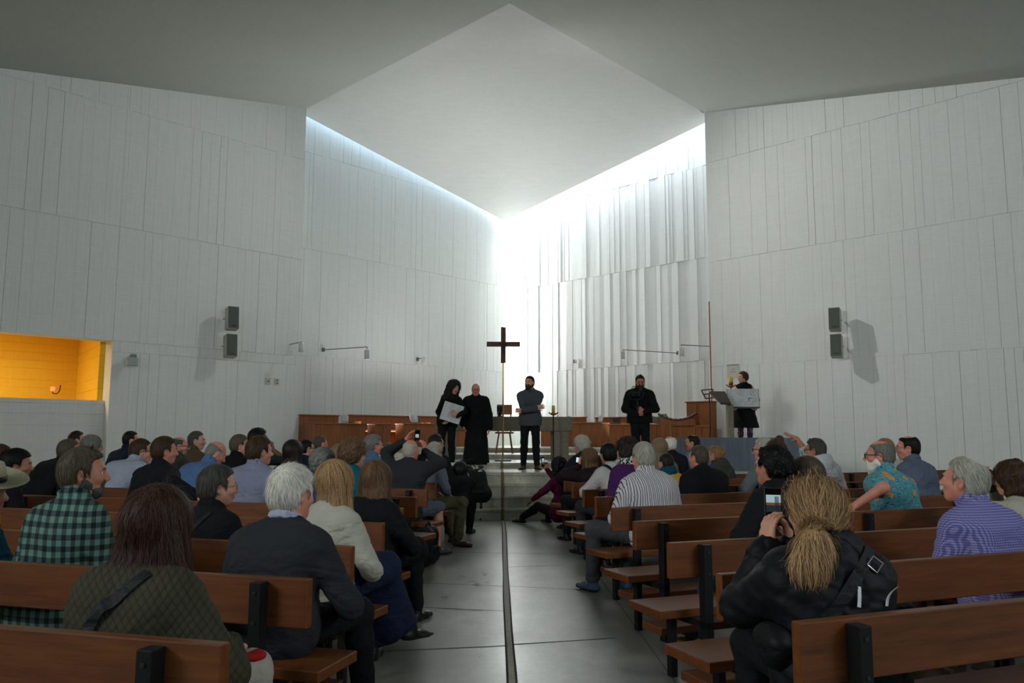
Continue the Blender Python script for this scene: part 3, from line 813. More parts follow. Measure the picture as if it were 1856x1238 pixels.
H = {k: (k, srgb(*c)) for k, c in dict(white=(238,230,212), silver=(176,172,160), grey=(120,118,110), darkgrey=(72,70,64), black=(16,15,14), darkbrown=(36,26,20), brown=(66,46,31), auburn=(62,40,31), blond=(166,132,92), sandy=(150,112,74), greyblond=(126,108,84), lightbrown=(104,78,54), greybrown=(84,74,60)).items()}
def cloth(name, c, rough=0.85, var=0.10, weave=420, bump=0.25):
    if name in _MC: return _MC[name]
    t = NT(name); co = t.coords(); a = t.noise(co, 9, 4); w = t.noise(co, weave, 2)
    k = lambda f: (min(1,c[0]*f), min(1,c[1]*f), min(1,c[2]*f), 1)
    t.color(t.ramp(t.math('ADD', t.math('MULTIPLY', a, .6), t.math('MULTIPLY', w, .4)), [(0.3, k(1-var)), (0.7, k(1+var))]))
    cr = t.math('ABSOLUTE', t.math('SUBTRACT', t.noise(t.mapping(co, (1, 1, 1.7)), 5.5, 3, .55), .5)); cr = t.math('MULTIPLY', t.math('MINIMUM', cr, .10), 9.0)
    t.bump(t.math('ADD', cr, t.math('MULTIPLY', w, .12)), min(.6, bump*1.6), 0.012)
    _MC[name] = t.set(rough, 0, 0.2); return _MC[name]
def stripes(t, v, freq, edge):     # 0/1 square wave of a coordinate
    return t.math('GREATER_THAN', t.math('FRACT', t.math('MULTIPLY', v, freq)), edge)
def warp_xyz(t, amt=0.012, sc=6):
    co = t.coords(); nz = t.n('ShaderNodeTexNoise'); t.l(co, nz.inputs['Vector']); nz.inputs['Scale'].default_value = sc
    s = t.n('ShaderNodeVectorMath', operation='SCALE'); t.l(nz.outputs['Color'], s.inputs[0]); s.inputs['Scale'].default_value = amt
    a = t.n('ShaderNodeVectorMath', operation='ADD'); t.l(co, a.inputs[0]); t.l(s.outputs[0], a.inputs[1])
    sp = t.n('ShaderNodeSeparateXYZ'); t.l(a.outputs[0], sp.inputs[0]); return sp.outputs
def plaid_mat():
    t = NT('green_and_black_plaid_cotton'); x, y, z = warp_xyz(t)
    xx = t.math('ADD', x, t.math('MULTIPLY', y, 0.8))
    sx = stripes(t, xx, 19, .52); sz = stripes(t, z, 19, .52); s = t.math('MULTIPLY', t.math('ADD', sx, sz), .5)
    t.color(t.ramp(s, [(0.0, srgb(98,130,116)), (0.5, srgb(58,80,74)), (1.0, srgb(28,34,38))])); t.bump(t.noise(t.coords(), 300, 2), .2, .002)
    return t.set(.85, 0, .2)
def stripe_mat():
    t = NT('blue_and_cream_striped_cotton'); x, y, z = warp_xyz(t, .007, 4); f = t.math('FRACT', t.math('MULTIPLY', x, 26))
    t.color(t.ramp(f, [(0.0, srgb(200,202,206)), (0.22, srgb(52,62,92)), (0.36, srgb(190,196,206)), (0.52, srgb(206,176,152)), (0.72, srgb(40,46,66)), (0.84, srgb(198,200,206))], 'CONSTANT'))
    return t.set(.85, 0, .2)
def gingham_mat():
    t = NT('purple_gingham_cotton'); x, y, z = warp_xyz(t, .004, 5); xx = t.math('ADD', x, t.math('MULTIPLY', y, .7))
    s = t.math('MULTIPLY', t.math('ADD', stripes(t, xx, 78, .5), stripes(t, z, 78, .5)), .5)
    t.color(t.ramp(s, [(0.0, srgb(150,148,190)), (0.5, srgb(112,108,162)), (1.0, srgb(84,80,142))])); return t.set(.85, 0, .2)
def tropical_mat():
    t = NT('turquoise_tropical_print_cotton'); co = t.coords()
    v = t.n('ShaderNodeTexVoronoi'); t.l(t.mapping(co, (1, .8, 1), rot=(0, .5, 0)), v.inputs['Vector']); v.inputs['Scale'].default_value = 8.5
    a = t.noise(t.mapping(co, (1, 1, 3.5), rot=(0, .7, .3)), 26, 4, .7)
    leaf = t.ramp(a, [(0.32, srgb(24,44,84)), (0.42, srgb(30,124,134)), (0.50, srgb(110,176,180)), (0.57, srgb(36,90,124)), (0.66, srgb(176,208,204))])
    fl = t.math('LESS_THAN', v.outputs['Distance'], 0.33); b = t.noise(co, 90, 3, .7)
    fruit = t.ramp(b, [(0.35, srgb(150,92,48)), (0.6, srgb(222,172,98))]); t.color(t.mix(fl, leaf, fruit)); return t.set(.8, 0, .25)
def quilt_mat():
    t = NT('olive_quilted_nylon'); x, y, z = warp_xyz(t, .02, 5); u = t.math('ADD', x, t.math('MULTIPLY', y, .6))
    p = t.math('ADD', u, t.math('MULTIPLY', z, .8)); m = t.math('SUBTRACT', u, t.math('MULTIPLY', z, .8))
    def pillow(q): return t.math('ABSOLUTE', t.math('SINE', t.math('MULTIPLY', q, 100)))
    hgt = t.math('POWER', t.math('MULTIPLY', pillow(p), pillow(m)), .5)
    t.color(t.ramp(hgt, [(0.0, srgb(36,34,25)), (0.3, srgb(58,55,42)), (1.0, srgb(66,62,48))])); t.bump(hgt, .42, .006); return t.set(.8, 0, .2)
def floral_mat():
    t = NT('pink_and_navy_floral_jersey'); co = t.coords(); v = t.n('ShaderNodeTexVoronoi'); t.l(co, v.inputs['Vector']); v.inputs['Scale'].default_value = 26
    t.color(t.ramp(v.outputs['Distance'], [(0.15, srgb(205,110,150)), (0.35, srgb(120,60,110)), (0.5, srgb(30,30,54))])); return t.set(.8)
def scarf_mat():
    t = NT('black_and_white_patterned_scarf'); a = t.noise(t.coords(), 48, 2, .5); t.color(t.ramp(a, [(0.47, srgb(24,24,26)), (0.5, srgb(196,196,192))])); return t.set(.85)
CL_ = {}
def C(name, rgb, **kw): return cloth(name, srgb(*rgb), **kw)
M_EYEW = plain('eye_white', srgb(225,220,212), 0.2); M_IRIS = plain('dark_iris', srgb(38,26,18), 0.15)
M_FRAME = plain('dark_spectacle_frame', srgb(24,20,18), 0.3); M_LENS = plain('dark_lens', srgb(14,14,15), 0.08); M_WIRE = plain('thin_metal_frame', srgb(120,112,100), 0.3, 0.8)
def tf_verts(v, Rm, o, s): return o + (np.asarray(v)*s) @ Rm.T
def person(label, loc, face, P, group=None):
    """loc: point on the floor below the hips; face: direction the body faces in plan. All joints are laid out first, then skinned as one field."""
    s = P.get('s', 1.0); fem = P.get('fem', False); near = P.get('near', 0); seed = P.get('seed', random.randint(0, 99999))
    ang = math.atan2(face[1], face[0]) - math.pi/2
    root = thing('person', (loc[0], loc[1], P.get('z', 0.0)), ang, label, 'person', group)
    stand = P.get('pose', 'sit') == 'stand'
    hz = P.get('hz', 0.93*s if stand else P.get('seat', SEAT) + 0.105*s)
    wf = P.get('w', 0.93 if fem else 1.02); bf = P.get('belly', 0.0)
    ln = math.radians(P.get('lean', 4 if stand else 8)); sd = math.radians(P.get('side', 0)); tw = math.radians(P.get('tw', 0)); sl = math.radians(P.get('slouch', 10))
    hip = V(0, 0, hz)
    d1 = V(math.sin(sd)*math.cos(ln), math.sin(ln), math.cos(ln)*math.cos(sd)); l2 = ln + sl; d2 = V(math.sin(sd)*math.cos(l2), math.sin(l2), math.cos(l2)*math.cos(sd))
    tl = P.get('torso', 1.0)*s
    waist = hip + d1*.16*tl; chest = hip + d1*.26*tl + d2*.08*tl; Sc = hip + d1*.26*tl + d2*.195*tl; N = Sc + d2*.058*s
    ax1 = rotz(tw*.35) @ V(1,0,0); ax2 = rotz(tw) @ V(1,0,0); ax2 = unit(ax2 - d2*ax2.dot(d2)); fy1 = unit(np.cross(d1, ax1)); fy2 = unit(np.cross(d2, ax2))
    shw = (.142 if fem else .162)*wf*s; drop = -.042*s
    Sh = {-1: Sc - ax2*shw + d2*drop, 1: Sc + ax2*shw + d2*drop}
    for g in (-1, 1): Sh[g] = Sh[g] + V(*P.get('sh%s' % ('L' if g < 0 else 'R'), (0,0,0)))*s
    hy = tw*.6 + math.radians(P.get('hy', 0)); hp = math.radians(P.get('hp', 0)); hr = math.radians(P.get('hr', 0))
    Rh = rotz(hy) @ rotx(-hp) @ roty(hr)
    hf = rotz(hy) @ V(0,1,0)
    Hc = N + d2*.095*s + V(0,0,.045*s) + hf*.022*s + V(*P.get('hoff', (0,0,0)))
    if 'aimx' in P:      # slide the sitter along so that the head is centred on its sight line
        hw_ = V(loc[0], loc[1], P.get('z', 0.0)) + rotz(ang) @ Hc; dx = PY(P['aimx'], 800, hw_[1])[0] - hw_[0]
        loc = (loc[0] + dx, loc[1]); root.location.x = loc[0]
    # arms
    arms = {}
    for g, nm in ((-1, 'L'), (1, 'R')):
        a = P.get('arm' + nm, None)
        if a is None: a = dict(w=(g*.13, .30, (SEAT + .20) if not stand else hz - .02)) if not stand else dict(w=(g*(.235*wf), .03, hz - .06*s), e=(g*.3,-1,0), d=(0,.05,-1), pn=(-g,0.2,0))
        if 'px' in a:
            w = rotz(-ang) @ (PY(a['px'][0], a['px'][1], loc[1] + a['px'][2]) - V(loc[0], loc[1], P.get('z', 0.0))); a = dict(a, w=tuple(w), abs=1)
        w = V(*a['w']); w = w if a.get('abs') else w*V(s,s,1) if not stand else w
        el, w = ik(Sh[g], w, .29*s, .255*s, a.get('e', (g*.8,-.9,-.3)))
        d = unit(V(*a['d'])) if 'd' in a else unit(w - el); pn = V(*a.get('pn', (-g*.2, 0, -1))) 
        arms[g] = (el, w, d, pn, a)
    legs = {}
    hw = (.088 if not fem else .092)*s
    for g, nm in ((-1, 'L'), (1, 'R')):
        a = P.get('leg' + nm, {})
        hj = hip + ax1*hw*g - V(0,0,.01*s)
        if stand: an = V(*a.get('a', (g*.10, 0, .085*s))); kn, an = ik(hj, an, .43*s, .43*s, a.get('k', (0,1,0)))
        else:
            an = V(*a.get('a', (g*.12, .42*s, .09))); kn, an = ik(hj, an, .44*s, .43*s, a.get('k', (g*.15, .6, 1)))
        legs[g] = (hj, kn, an, unit(V(*a.get('t', (g*.15, 1, 0)))))
    def torso(Fd, t, k=0.07):
        hipr = (.122 if fem else .112)*wf*s + t
        Fd.rc(hip - ax1*.065*s, hip + ax1*.065*s, hipr, hipr, fy1, .88, k)
        wr = (.096 if fem else .110)*wf*s + t
        Fd.rc(waist - ax1*.052*wf*s, waist + ax1*.052*wf*s, wr, wr, fy1, .86, k)
        cr = (.104 if fem else .116)*wf*s + t
        Fd.rc(chest - ax2*.070*wf*s, chest + ax2*.070*wf*s, cr, cr, fy2, .88, k)
        Fd.rc(Sc - ax2*.105*wf*s - d2*.035*s, Sc + ax2*.105*wf*s - d2*.035*s, .068*s + t, .068*s + t, fy2, .9, k)
        if bf: Fd.ell(waist + fy1*(.05 + bf*.06)*s + d1*-.01, V(.125,.10,.13)*s*(1 + bf*.25) + t, None, .07)
        if fem:
            for g in (-1, 1): Fd.ell(chest + ax2*.065*g*s + fy2*.085*s - d2*.005, V(.055,.055,.055)*s + t*.6, None, .04)
        for g in (-1, 1): Fd.rc(N + d2*.012*s + ax2*g*.02*s, Sh[g] - ax2*g*.03*s + d2*.012*s, .040*s + t*.7, .050*s + t*.8, None, 1, .05)
    def arm(Fd, g, t, frac=1.0, aw=1.0, k=0.03, flare=0.0):
        el, w, d, pn, a = arms[g]
        Fd.rc(Sh[g], Sh[g] + (el - Sh[g])*.35, (.060*aw)*s + t, (.053*aw)*s + t, None, 1, .045)
        e1 = min(1, frac*2)
        Fd.rc(Sh[g], lerp(Sh[g], el, e1), (.056*aw)*s + t, lerp(.056, .041, e1)*aw*s + t + flare*(frac < 1)*.01, None, 1, k)
        if frac > .5:
            f2 = min(1, (frac - .5)*2)*(0.97 if t else 1)
            Fd.rc(el, lerp(el, w, f2), .041*aw*s + t, lerp(.041*aw, .027, f2)*s + t*.85 + flare, None, 1, k)
    def leg(Fd, g, t, frac=1.0, k=0.03, lw=1.0, hem=0.0):
        hj, kn, an, td = legs[g]
        e1 = min(1, frac*2)
        Fd.rc(hj, lerp(hj, kn, e1), .083*lw*s + t, lerp(.083, .056, e1)*lw*s + t, None, 1, .05)
        if frac > .5:
            f2 = min(1, (frac - .5)*2); m = lerp(kn, an, .32) - td*.012*s
            Fd.rc(kn, m, .054*lw*s + t, .053*lw*s + t, None, 1, k); Fd.rc(m, lerp(kn, an, f2), .053*lw*s + t, lerp(.053, .036, f2)*lw*s + t + hem, None, 1, k)
    h = P.get('res', (0.0085, 0.007, 0.0058)[min(near, 2)])
    # --- body: one continuous skin from head to feet
    B = Field(); torso(B, -.004)
    for g in (-1, 1):
        arm(B, g, 0); leg(B, g, -.004)
        hj, kn, an, td = legs[g]
        B.rc(an, an - V(0,0,.02), .036*s, .034*s, None, 1, .02); B.rc(an - td*.02*s - V(0,0,.045*s), an + td*.15*s - V(0,0,.055*s), .034*s, .024*s, V(0,0,1), .85, .03)
        a = arms[g][4]
        hand_prims(B, arms[g][1], arms[g][2], arms[g][3], a.get('thumbside', g)*-1 if False else a.get('sg', -g), s, a.get('curl', .3), a.get('spread', .10), a.get('thumb', .5))
    head_prims(B, Rh, Hc, s, N, fem)
    v, q = B.mesh(h)
    # lips are a second material on the same skin
    hl = ((v - Hc) @ Rh)/s; c = hl[q].mean(1)
    lip = (np.abs(c[:,0]) < .024) & (c[:,1] > .080) & (c[:,2] < -.043) & (c[:,2] > -.070)
    o = obj('body', v, q, [SK[P.get('skin', 'fair')], M_LIP], root, True, lip.astype(int))
    T = to_frame(Rh, Hc, s)
    if P.get('face', False):
        for g in (-1, 1):
            mb = MB(); n1, n2 = 10, 12; c0 = V(g*.031,.0768,.006); r = .0125; vv = []; ff = []; mm = []
            for i in range(n1+1):
                th_ = math.pi*i/n1
                for j in range(n2):
                    ph = 2*math.pi*j/n2; vv.append(T(c0 + r*V(math.sin(th_)*math.cos(ph), math.cos(th_), math.sin(th_)*math.sin(ph))))
            for i in range(n1):
                for j in range(n2): ff.append((i*n2+j, i*n2+(j+1)%n2, (i+1)*n2+(j+1)%n2, (i+1)*n2+j)); mm.append(1 if i < 2 else 0)
            obj('eye', vv, ff, [M_EYEW, M_IRIS], root, True, mm)
            mb = MB(); mb.tube([T((g*.016,.094,.024)), T((g*.032,.093,.030)), T((g*.047,.082,.026))], [.0035*s,.0045*s,.0025*s], 6)
            mb.build('eyebrow', hair_mats(*H[P.get('brow', P.get('hair', ('short','darkbrown'))[1])])[0], root, True)
    # --- clothes
    def finish(Fd, nm, mat, amp, hh, fold=1.0, post=None):
        v, q = Fd.mesh(hh, post)
        if len(v) == 0: return None
        n = grad(Fd, v)
        v = v + n*(folds(v, seed, fold)*amp)[:,None]
        return obj(nm, v, q, mat, root, True)
    tp = P['top']; t = tp.get('t', .013)
    G = Field(); torso(G, t, .06)
    fr = {'long': 1.0, 'short': .34, 'elbow': .5, 'none': 0, '3q': .8}[tp.get('sleeve', 'long')]
    for g in (-1, 1):
        f = tp.get('frac', {}).get(g, fr)
        if f > 0: arm(G, g, t*.92 + tp.get('at', 0), f, tp.get('aw', 1.0), .016, tp.get('flare', 0.0))
        else: G.ell(Sh[g], V(.05,.05,.05)*s, None, .03)
    nd = unit(Hc + Rh @ V(0,-.022*s,-.055*s) - N); fyn = unit(fy2 - nd*fy2.dot(nd)); axn = np.cross(fyn, nd)
    G.rc(N - d2*.02*s, N + nd*.008*s, .070*s, .064*s, None, 1, .03)
    if tp.get('collar'):
        cc = N + nd*.020*s + fy2*.004*s; K = 12; hh_ = tp['collar']*s
        for j in range(2):
            pts = [cc + (axn*math.cos(2*math.pi*i/K)*.070 + fyn*math.sin(2*math.pi*i/K)*.074)*s*(1 - .04*j) + nd*(hh_*j - .012*s*math.sin(2*math.pi*i/K)) for i in range(K+1)]
            for i in range(K):
                if tp.get('open', True) and j == 1 and math.sin(2*math.pi*(i+.5)/K) > .85: continue
                G.rc(pts[i], pts[i+1], .0125*s, .0125*s, None, 1, .012)
    if tp.get('hood'):
        G.ell(N - fy2*.085*s - V(0,0,.02*s), V(.125,.062,.095)*s, Rh*0 + np.stack([ax2, fy2, d2], 1), .04); 
        K = 10
        for i in range(K):
            a0, a1 = [math.pi*(1.08 + .84*j/K) for j in (i, i+1)]
            pt = lambda a_: N + (ax2*math.cos(a_)*.115 + fy2*(math.sin(a_)*.105 + .01))*s + V(0,0,.035*s)
            G.rc(pt(a0), pt(a1), .024*s, .024*s, None, 1, .02)
    if tp.get('scarf'): pass
    hipg = (.122 if fem else .112)*wf*s + t + .012
    G.rc(hip - ax1*.065*s, hip + ax1*.065*s, hipg, hipg, fy1, .88, .05)
    zcut = None
    if stand and not tp.get('hem', 0):
        lo_ = hip - V(0,0,.09*s); G.rc(lo_ - ax1*.06*s, lo_ + ax1*.06*s, hipg, hipg, fy1, .88, .05); zcut = hip[2] - tp.get('drop', .07)*s
    hem = tp.get('hem', 0)
    if hem:
        if stand: G.rc(hip + V(0,0,.03), hip - V(0,0,(hem + .12)*s), hipg + tp.get('hemw', .05)*s, (tp.get('hemr', .17) + .012)*s, V(0,1,0), tp.get('hemf', .78), .06); zcut = hip[2] - hem*s
        else:
            for g in (-1, 1):
                hj, kn, an, td = legs[g]; G.rc(hj, lerp(hj, kn, min(1, hem)), .092*s + t, .075*s + t, None, 1, .06)
            if hem > 1:
                k_ = (legs[-1][1] + legs[1][1])/2; a_ = (legs[-1][2] + legs[1][2])/2
                G.rc(legs[-1][1], legs[1][1], .075*s, .075*s, None, 1, .05); G.rc(k_, lerp(k_, a_, hem - 1), .12*s, .15*s, V(0,1,0), .7, .06)
    else: pass
    if P.get('prep'): P['prep'](G, dict(N=N, Sh=Sh, hip=hip, waist=waist, chest=chest, ax=ax2, fy=fy2, up=d2, legs=legs, arms=arms, s=s))
    def hemcut(gr, lo, hh):
        if zcut is None: return gr
        X = (lo[0] + hh*np.arange(gr.shape[0]))[:,None,None]; Z = (lo[2] + hh*np.arange(gr.shape[2]))[None,None,:]
        return np.where(np.abs(X) < (hipg + .055*s if not hem else .6), smax(gr, zcut - Z, .006), gr)
    finish(G, tp.get('name', 'shirt'), tp['mat'], tp.get('amp', .0065), P.get('cres', (0.011, 0.009, 0.0075)[min(near,2)]), tp.get('fold', 1.0), hemcut)
    if P.get('inner'):
        Q = Field(); cc = N + nd*P.get('innerup', .026)*s + fy2*.004*s; K = 12
        for j in range(2):
            pts = [cc + (axn*math.cos(2*math.pi*i/K)*.067 + fyn*math.sin(2*math.pi*i/K)*.071)*s + nd*((.016*j)*s - .010*s*math.sin(2*math.pi*i/K)) for i in range(K+1)]
            for i in range(K): Q.rc(pts[i], pts[i+1], .010*s, .010*s, None, 1, .012)
        v, q = Q.mesh(.006); obj('shirt_collar', v, q, P['inner'], root, True)
    if P.get('scarf'):
        Q = Field(); cc = N + nd*.02*s + fy2*.006*s; K = 14; rr = P.get('scarfr', .030)
        for j in range(2):
            pts = [cc + (ax2*math.cos(2*math.pi*i/K)*(.078 + .012*j) + fy2*math.sin(2*math.pi*i/K)*(.080 + .012*j))*s + V(0,0,(.03 - .04*j)*s + .012*s*math.sin(3*i)) for i in range(K+1)]
            for i in range(K): Q.rc(pts[i], pts[i+1], rr*s, rr*s, None, 1, .02)
        v, q = Q.mesh(.007); n = grad(Q, v); v = v + n*(wave(v*V(1,1,2.2), 90, seed)*.006)[:,None]; obj('scarf', v, q, P['scarf'], root, True)
    bt = P.get('bottom')
    if bt:
        K_ = Field(); tb = bt.get('t', .012); hipr = (.122 if fem else .112)*wf*s + tb - .002
        K_.rc(hip - ax1*.06*s, hip + ax1*.06*s, hipr, hipr, fy1, .86, .05); 
        for g in (-1, 1): leg(K_, g, tb, bt.get('frac', .97), .03, bt.get('lw', 1.0), bt.get('hem', .006))
        if bt.get('skirt'):
            for g in (-1,1): pass
            k_ = (legs[-1][1] + legs[1][1])/2; a_ = (legs[-1][2] + legs[1][2])/2; fr_ = bt['skirt']
            K_.rc(legs[-1][0], legs[-1][1], .10*s, .085*s, None, 1, .06); K_.rc(legs[1][0], legs[1][1], .10*s, .085*s, None, 1, .06)
            K_.rc(legs[-1][1], legs[1][1], .08*s, .08*s, None, 1, .05); K_.rc(k_, lerp(k_, a_, fr_), .12*s, .15*s, V(0,1,0), .7, .06)
        finish(K_, bt.get('name', 'trousers'), bt['mat'], .0055, 0.011 if near < 2 else .009)
    if P.get('shoes'):
        sm, which = P['shoes'] if isinstance(P['shoes'], tuple) else (P['shoes'], (-1, 1))
        for g in which:
            hj, kn, an, td = legs[g]; S_ = Field(); b0 = an - V(0,0,.062*s); lt = unit(np.cross(td, V(0,0,1)))
            S_.rc(b0 - td*.035*s, b0 + td*.10*s, .042*s, .046*s, V(0,0,1), .75, .02); S_.rc(b0 + td*.10*s, b0 + td*.175*s - V(0,0,.006), .044*s, .032*s, V(0,0,1), .7, .02)
            S_.rc(an - V(0,0,.02), b0, .047*s, .046*s, None, 1, .02)
            zmin = an[2] - .088*s
            def post(gr, lo, hh): 
                Z = (lo[2] + hh*np.arange(gr.shape[2]))[None,None,:]; return smax(gr, zmin - Z, .004)
            v, q = S_.mesh(.0065, post)
            if len(v):
                c = v[q].mean(1)[:,2]; obj('shoe', v, q, [sm, P.get('sole', plain('dark_rubber_sole', srgb(28,26,25), .7))], root, True, (c < zmin + .018).astype(int))
    # --- hair and face things
    if P.get('hair'):
        st, col = P['hair'][:2]
        r = hair_mesh(st, s, P, near, seed)
        if r is not None: obj('hair', tf_verts(r[0], Rh, Hc, s), r[1], hair_mats(*H[col]), root, True, r[2])
    if P.get('beard'):
        v, q = beard_mesh(P)
        if len(v): obj('beard', tf_verts(v, Rh, Hc, s), q, hair_mats(*H[P['beard']]), root, True)
    gl = P.get('glasses')
    if gl:
        fr_m = M_WIRE if gl == 'wire' else M_FRAME; dark = gl == 'sun'
        mb = MB(); rr = .0012 if gl == 'wire' else .0026
        for g in (-1, 1):
            c0 = V(g*.033,.106,.004); ring = [T(c0 + V(.024*math.cos(a), -abs(.024*math.cos(a))*.0 - .25*max(0, g*.024*math.cos(a)), .019*math.sin(a))) for a in np.linspace(0, 2*math.pi, 17)]
            mb.tube(ring, rr*s, 6, 0, False); mb.tube([T((g*.057,.100,.010)), T((g*.080,.06,.014)), T((g*.084,-.005,.012)), T((g*.082,-.022,-.008))], rr*s, 6)
            if dark:
                b = len(mb.v); mb.v += [tuple(T(c0 + V(0,.001,0)))] + [tuple(x) for x in ring[:-1]]
                for i in range(16): mb.f.append([b, b+1+i, b+1+(i+1)%16]); mb.m.append(1)
        mb.tube([T((-.010,.110,.010)), T((.010,.110,.010))], rr*s, 6)
        mb.build('glasses', [fr_m, M_LENS], root, True)
    return root, dict(N=N, Sh=Sh, Hc=Hc, Rh=Rh, T=T, arms=arms, legs=legs, hip=hip, waist=waist, chest=chest, Sc=Sc, ax=ax2, fy=fy2, up=d2, s=s, root=root, fld=G, ang=ang, loc=V(loc[0], loc[1], P.get('z', 0.0)))
def wpt(K, p):       # body point to world
    return K['loc'] + rotz(K['ang']) @ np.asarray(p, float)
def bpt(K, p):       # world point to body
    return rotz(-K['ang']) @ (np.asarray(p, float) - K['loc'])
def seat_at(px, py, side, row, back=0.24, fwd=0.10):
    """spot on a pew where the head seen at pixel (px, py) belongs; returns hip point, facing, and the head-top height"""
    e, u, f = bench_frame(side, row)
    q = e + f*(back + fwd); r = ray(px, py); k = r[0]/r[1]
    t = (k*q[1] - q[0])/(u[0] - k*u[1]); hd = q + u*t
    ztop = HC + r[2]/r[1]*hd[1]
    return hd - f*fwd, f, ztop
def sit(label, px, py, side, row, P, group=None, back=0.24, turn=0.0):
    """seat a person so that the top of the head is at pixel (px, py); the torso length follows"""
    P = dict(P); P['aimx'] = px; ln = math.radians(P.get('lean', 8)); l2 = ln + math.radians(P.get('slouch', 10)); s = P.get('s', 1.0)
    fwd = (.26*math.sin(ln) + .195*math.sin(l2) + .13*math.sin(l2) + .05)*s
    loc, f, z = seat_at(px, py, side, row, back, fwd)
    hp = abs(math.radians(P.get('hp', 0)))
    top = .118 + P.get('hth', .013)*(1 if P.get('hair') else 0)
    if P.get('hair') and P['hair'][0] in ('curly','long','bob'): top += .008
    fixed = .105 + .055*math.cos(l2) + .095*math.cos(l2) + .045 + top*math.cos(hp*.5)
    spine = .26*math.cos(ln) + .195*math.cos(l2)
    tl = (z - SEAT - fixed*s)/(spine*s)
    if tl > 1.12:
        s2 = (z - SEAT)/(fixed + spine*1.08); P['s'] = s2; tl = 1.08
    elif tl < .82:
        P['torso'] = max(tl, .74)
        if tl < .74: print('short torso', label, round(tl,2))
    P['torso'] = max(min(tl, 1.12), .74)
    a = math.radians(turn); f2 = np.array([f[0]*math.cos(a) - f[1]*math.sin(a), f[0]*math.sin(a) + f[1]*math.cos(a)])
    P.setdefault('near', 2 if row <= 1 else 1 if row <= 4 else 0)
    return person(label, loc, f2, P, group)

def strap(K, pts, width, mat, name='strap', parent=None, off=.004, n=28):
    """a band lying on the clothes along points given in body space"""
    pts = [np.asarray(p, float) for p in pts]; Lc = []
    for i in range(len(pts)-1):
        for t in np.linspace(0, 1, n, endpoint=(i == len(pts)-2)): Lc.append(lerp(pts[i], pts[i+1], t))
    P_ = np.array(Lc); F_ = K['fld']
    for it in range(4):
        d = sample(F_, P_); g = grad(F_, P_); P_ = P_ - g*np.clip(d - off, -.05, .05)[:,None]
    for it in range(25): P_[1:-1] = (P_[:-2] + P_[2:] + 2*P_[1:-1])/4
    d = sample(F_, P_); g = grad(F_, P_); P_ = P_ + g*np.maximum(off - d, 0)[:,None]
    tn = np.gradient(P_, axis=0); tn /= np.maximum(np.linalg.norm(tn, axis=1, keepdims=True), 1e-9); sd = np.cross(tn, g); sd /= np.maximum(np.linalg.norm(sd, axis=1, keepdims=True), 1e-9)
    w = width/2; th = .0035; v = []; m = len(P_)
    for i in range(m): v += [P_[i] - sd[i]*w, P_[i] + sd[i]*w, P_[i] + sd[i]*w + g[i]*th, P_[i] - sd[i]*w + g[i]*th]
    f = []
    for i in range(m-1):
        b = 4*i
        for j in range(4): f.append((b+j, b+(j+1)%4, b+4+(j+1)%4, b+4+j))
    f += [(0,1,2,3), (4*m-1,4*m-2,4*m-3,4*m-4)]
    return obj(name, v, f, mat, parent)
def sit_free(label, px, py, Y, yaw, P, seat=SEAT, group=None):
    """seat a person whose head top shows at the pixel, at depth Y, facing yaw degrees (0 = towards the altar, positive to the left)"""
    P = dict(P); P['aimx'] = px; a = math.radians(yaw); f = np.array([-math.sin(a), math.cos(a)]); s = P.get('s', 1.0)
    ln = math.radians(P.get('lean', 8)); l2 = ln + math.radians(P.get('slouch', 10))
    fwd = (.26*math.sin(ln) + .325*math.sin(l2) + .05)*s
    p = PY(px, py, Y); z = p[2]; loc = p[:2] - f*fwd
    fixed = (.105 + .15*math.cos(l2) + .045 + .118 + .02)*s; spine = .26*math.cos(ln) + .195*math.cos(l2)
    P['seat'] = seat; P['torso'] = max(min((z - seat - P.get('z', 0) - fixed)/(spine*s), 1.15), .74); P.setdefault('near', 0)
    return person(label, loc, f, P, group)
# ---------------------------------------------------------------- the congregation
BK = C('black_knit', (17,18,20)); BKW = C('black_worsted', (20,20,24)); CHAR = C('charcoal_knit', (42,44,48)); DEN = C('dark_denim', (34,46,66)); NAVY = C('navy_cotton', (26,34,54)); KHAKI = C('khaki_cotton', (112,104,82)); GREYT = C('grey_twill', (70,72,74))
tr = lambda m, **k: dict(mat=m, **k)
NB = tr(BKW); ND = tr(DEN)
K_ = {}
def A(key, label, px, py, side, row, P, **k):
    if abs(px - 911) < 280: P.setdefault('shoes', M_BLACK)
    root, K_[key] = sit(label, px, py, side, row, P, **k); return root
# ---- left block, nearest row first
A('quilt', 'woman with long auburn hair in an olive quilted jacket, nearest on the left', 297, 903, 'L', 0,
  dict(fem=True, lean=10, hy=4, top=dict(mat=quilt_mat(), t=.030, collar=.03, name='jacket', amp=.006), bottom=tr(C('pale_grey_cotton', (168,160,150)), frac=.97), hair=('long','auburn'), hlen=.215, hw=1.04, flare=1.32, hth=.018, curl=.5, jit=.22, fuzz=.010, slen=.19, strands=5600, w=1.06, seed=11,
       armR=dict(w=(.20,.30,.62), e=(1,-.8,-.6)), legR=dict(a=(.26,.50,.09)), legL=dict(a=(.0,.46,.09))))
A('white', 'white-haired man in a charcoal sweater with a lavender collar, beside the aisle', 533, 843, 'L', 1,
  dict(lean=6, hy=-16, hp=6, top=dict(mat=CHAR, t=.020, name='sweater'), inner=C('lavender_cotton', (168,170,190)), bottom=NB, hair=('short','white'), hth=.019, strands=3600, fuzz=.004, slen=.07, comb=.75, crown=(.01,-.085,.085), nape=-.085, w=1.1, skin='pink', seed=12, shoes=M_BLACK, near=2,
       armR=dict(w=(.20,.30,.60), e=(1,-.9,-.5)), legR=dict(a=(.24,.46,.09)), legL=dict(a=(-.02,.50,.09))))
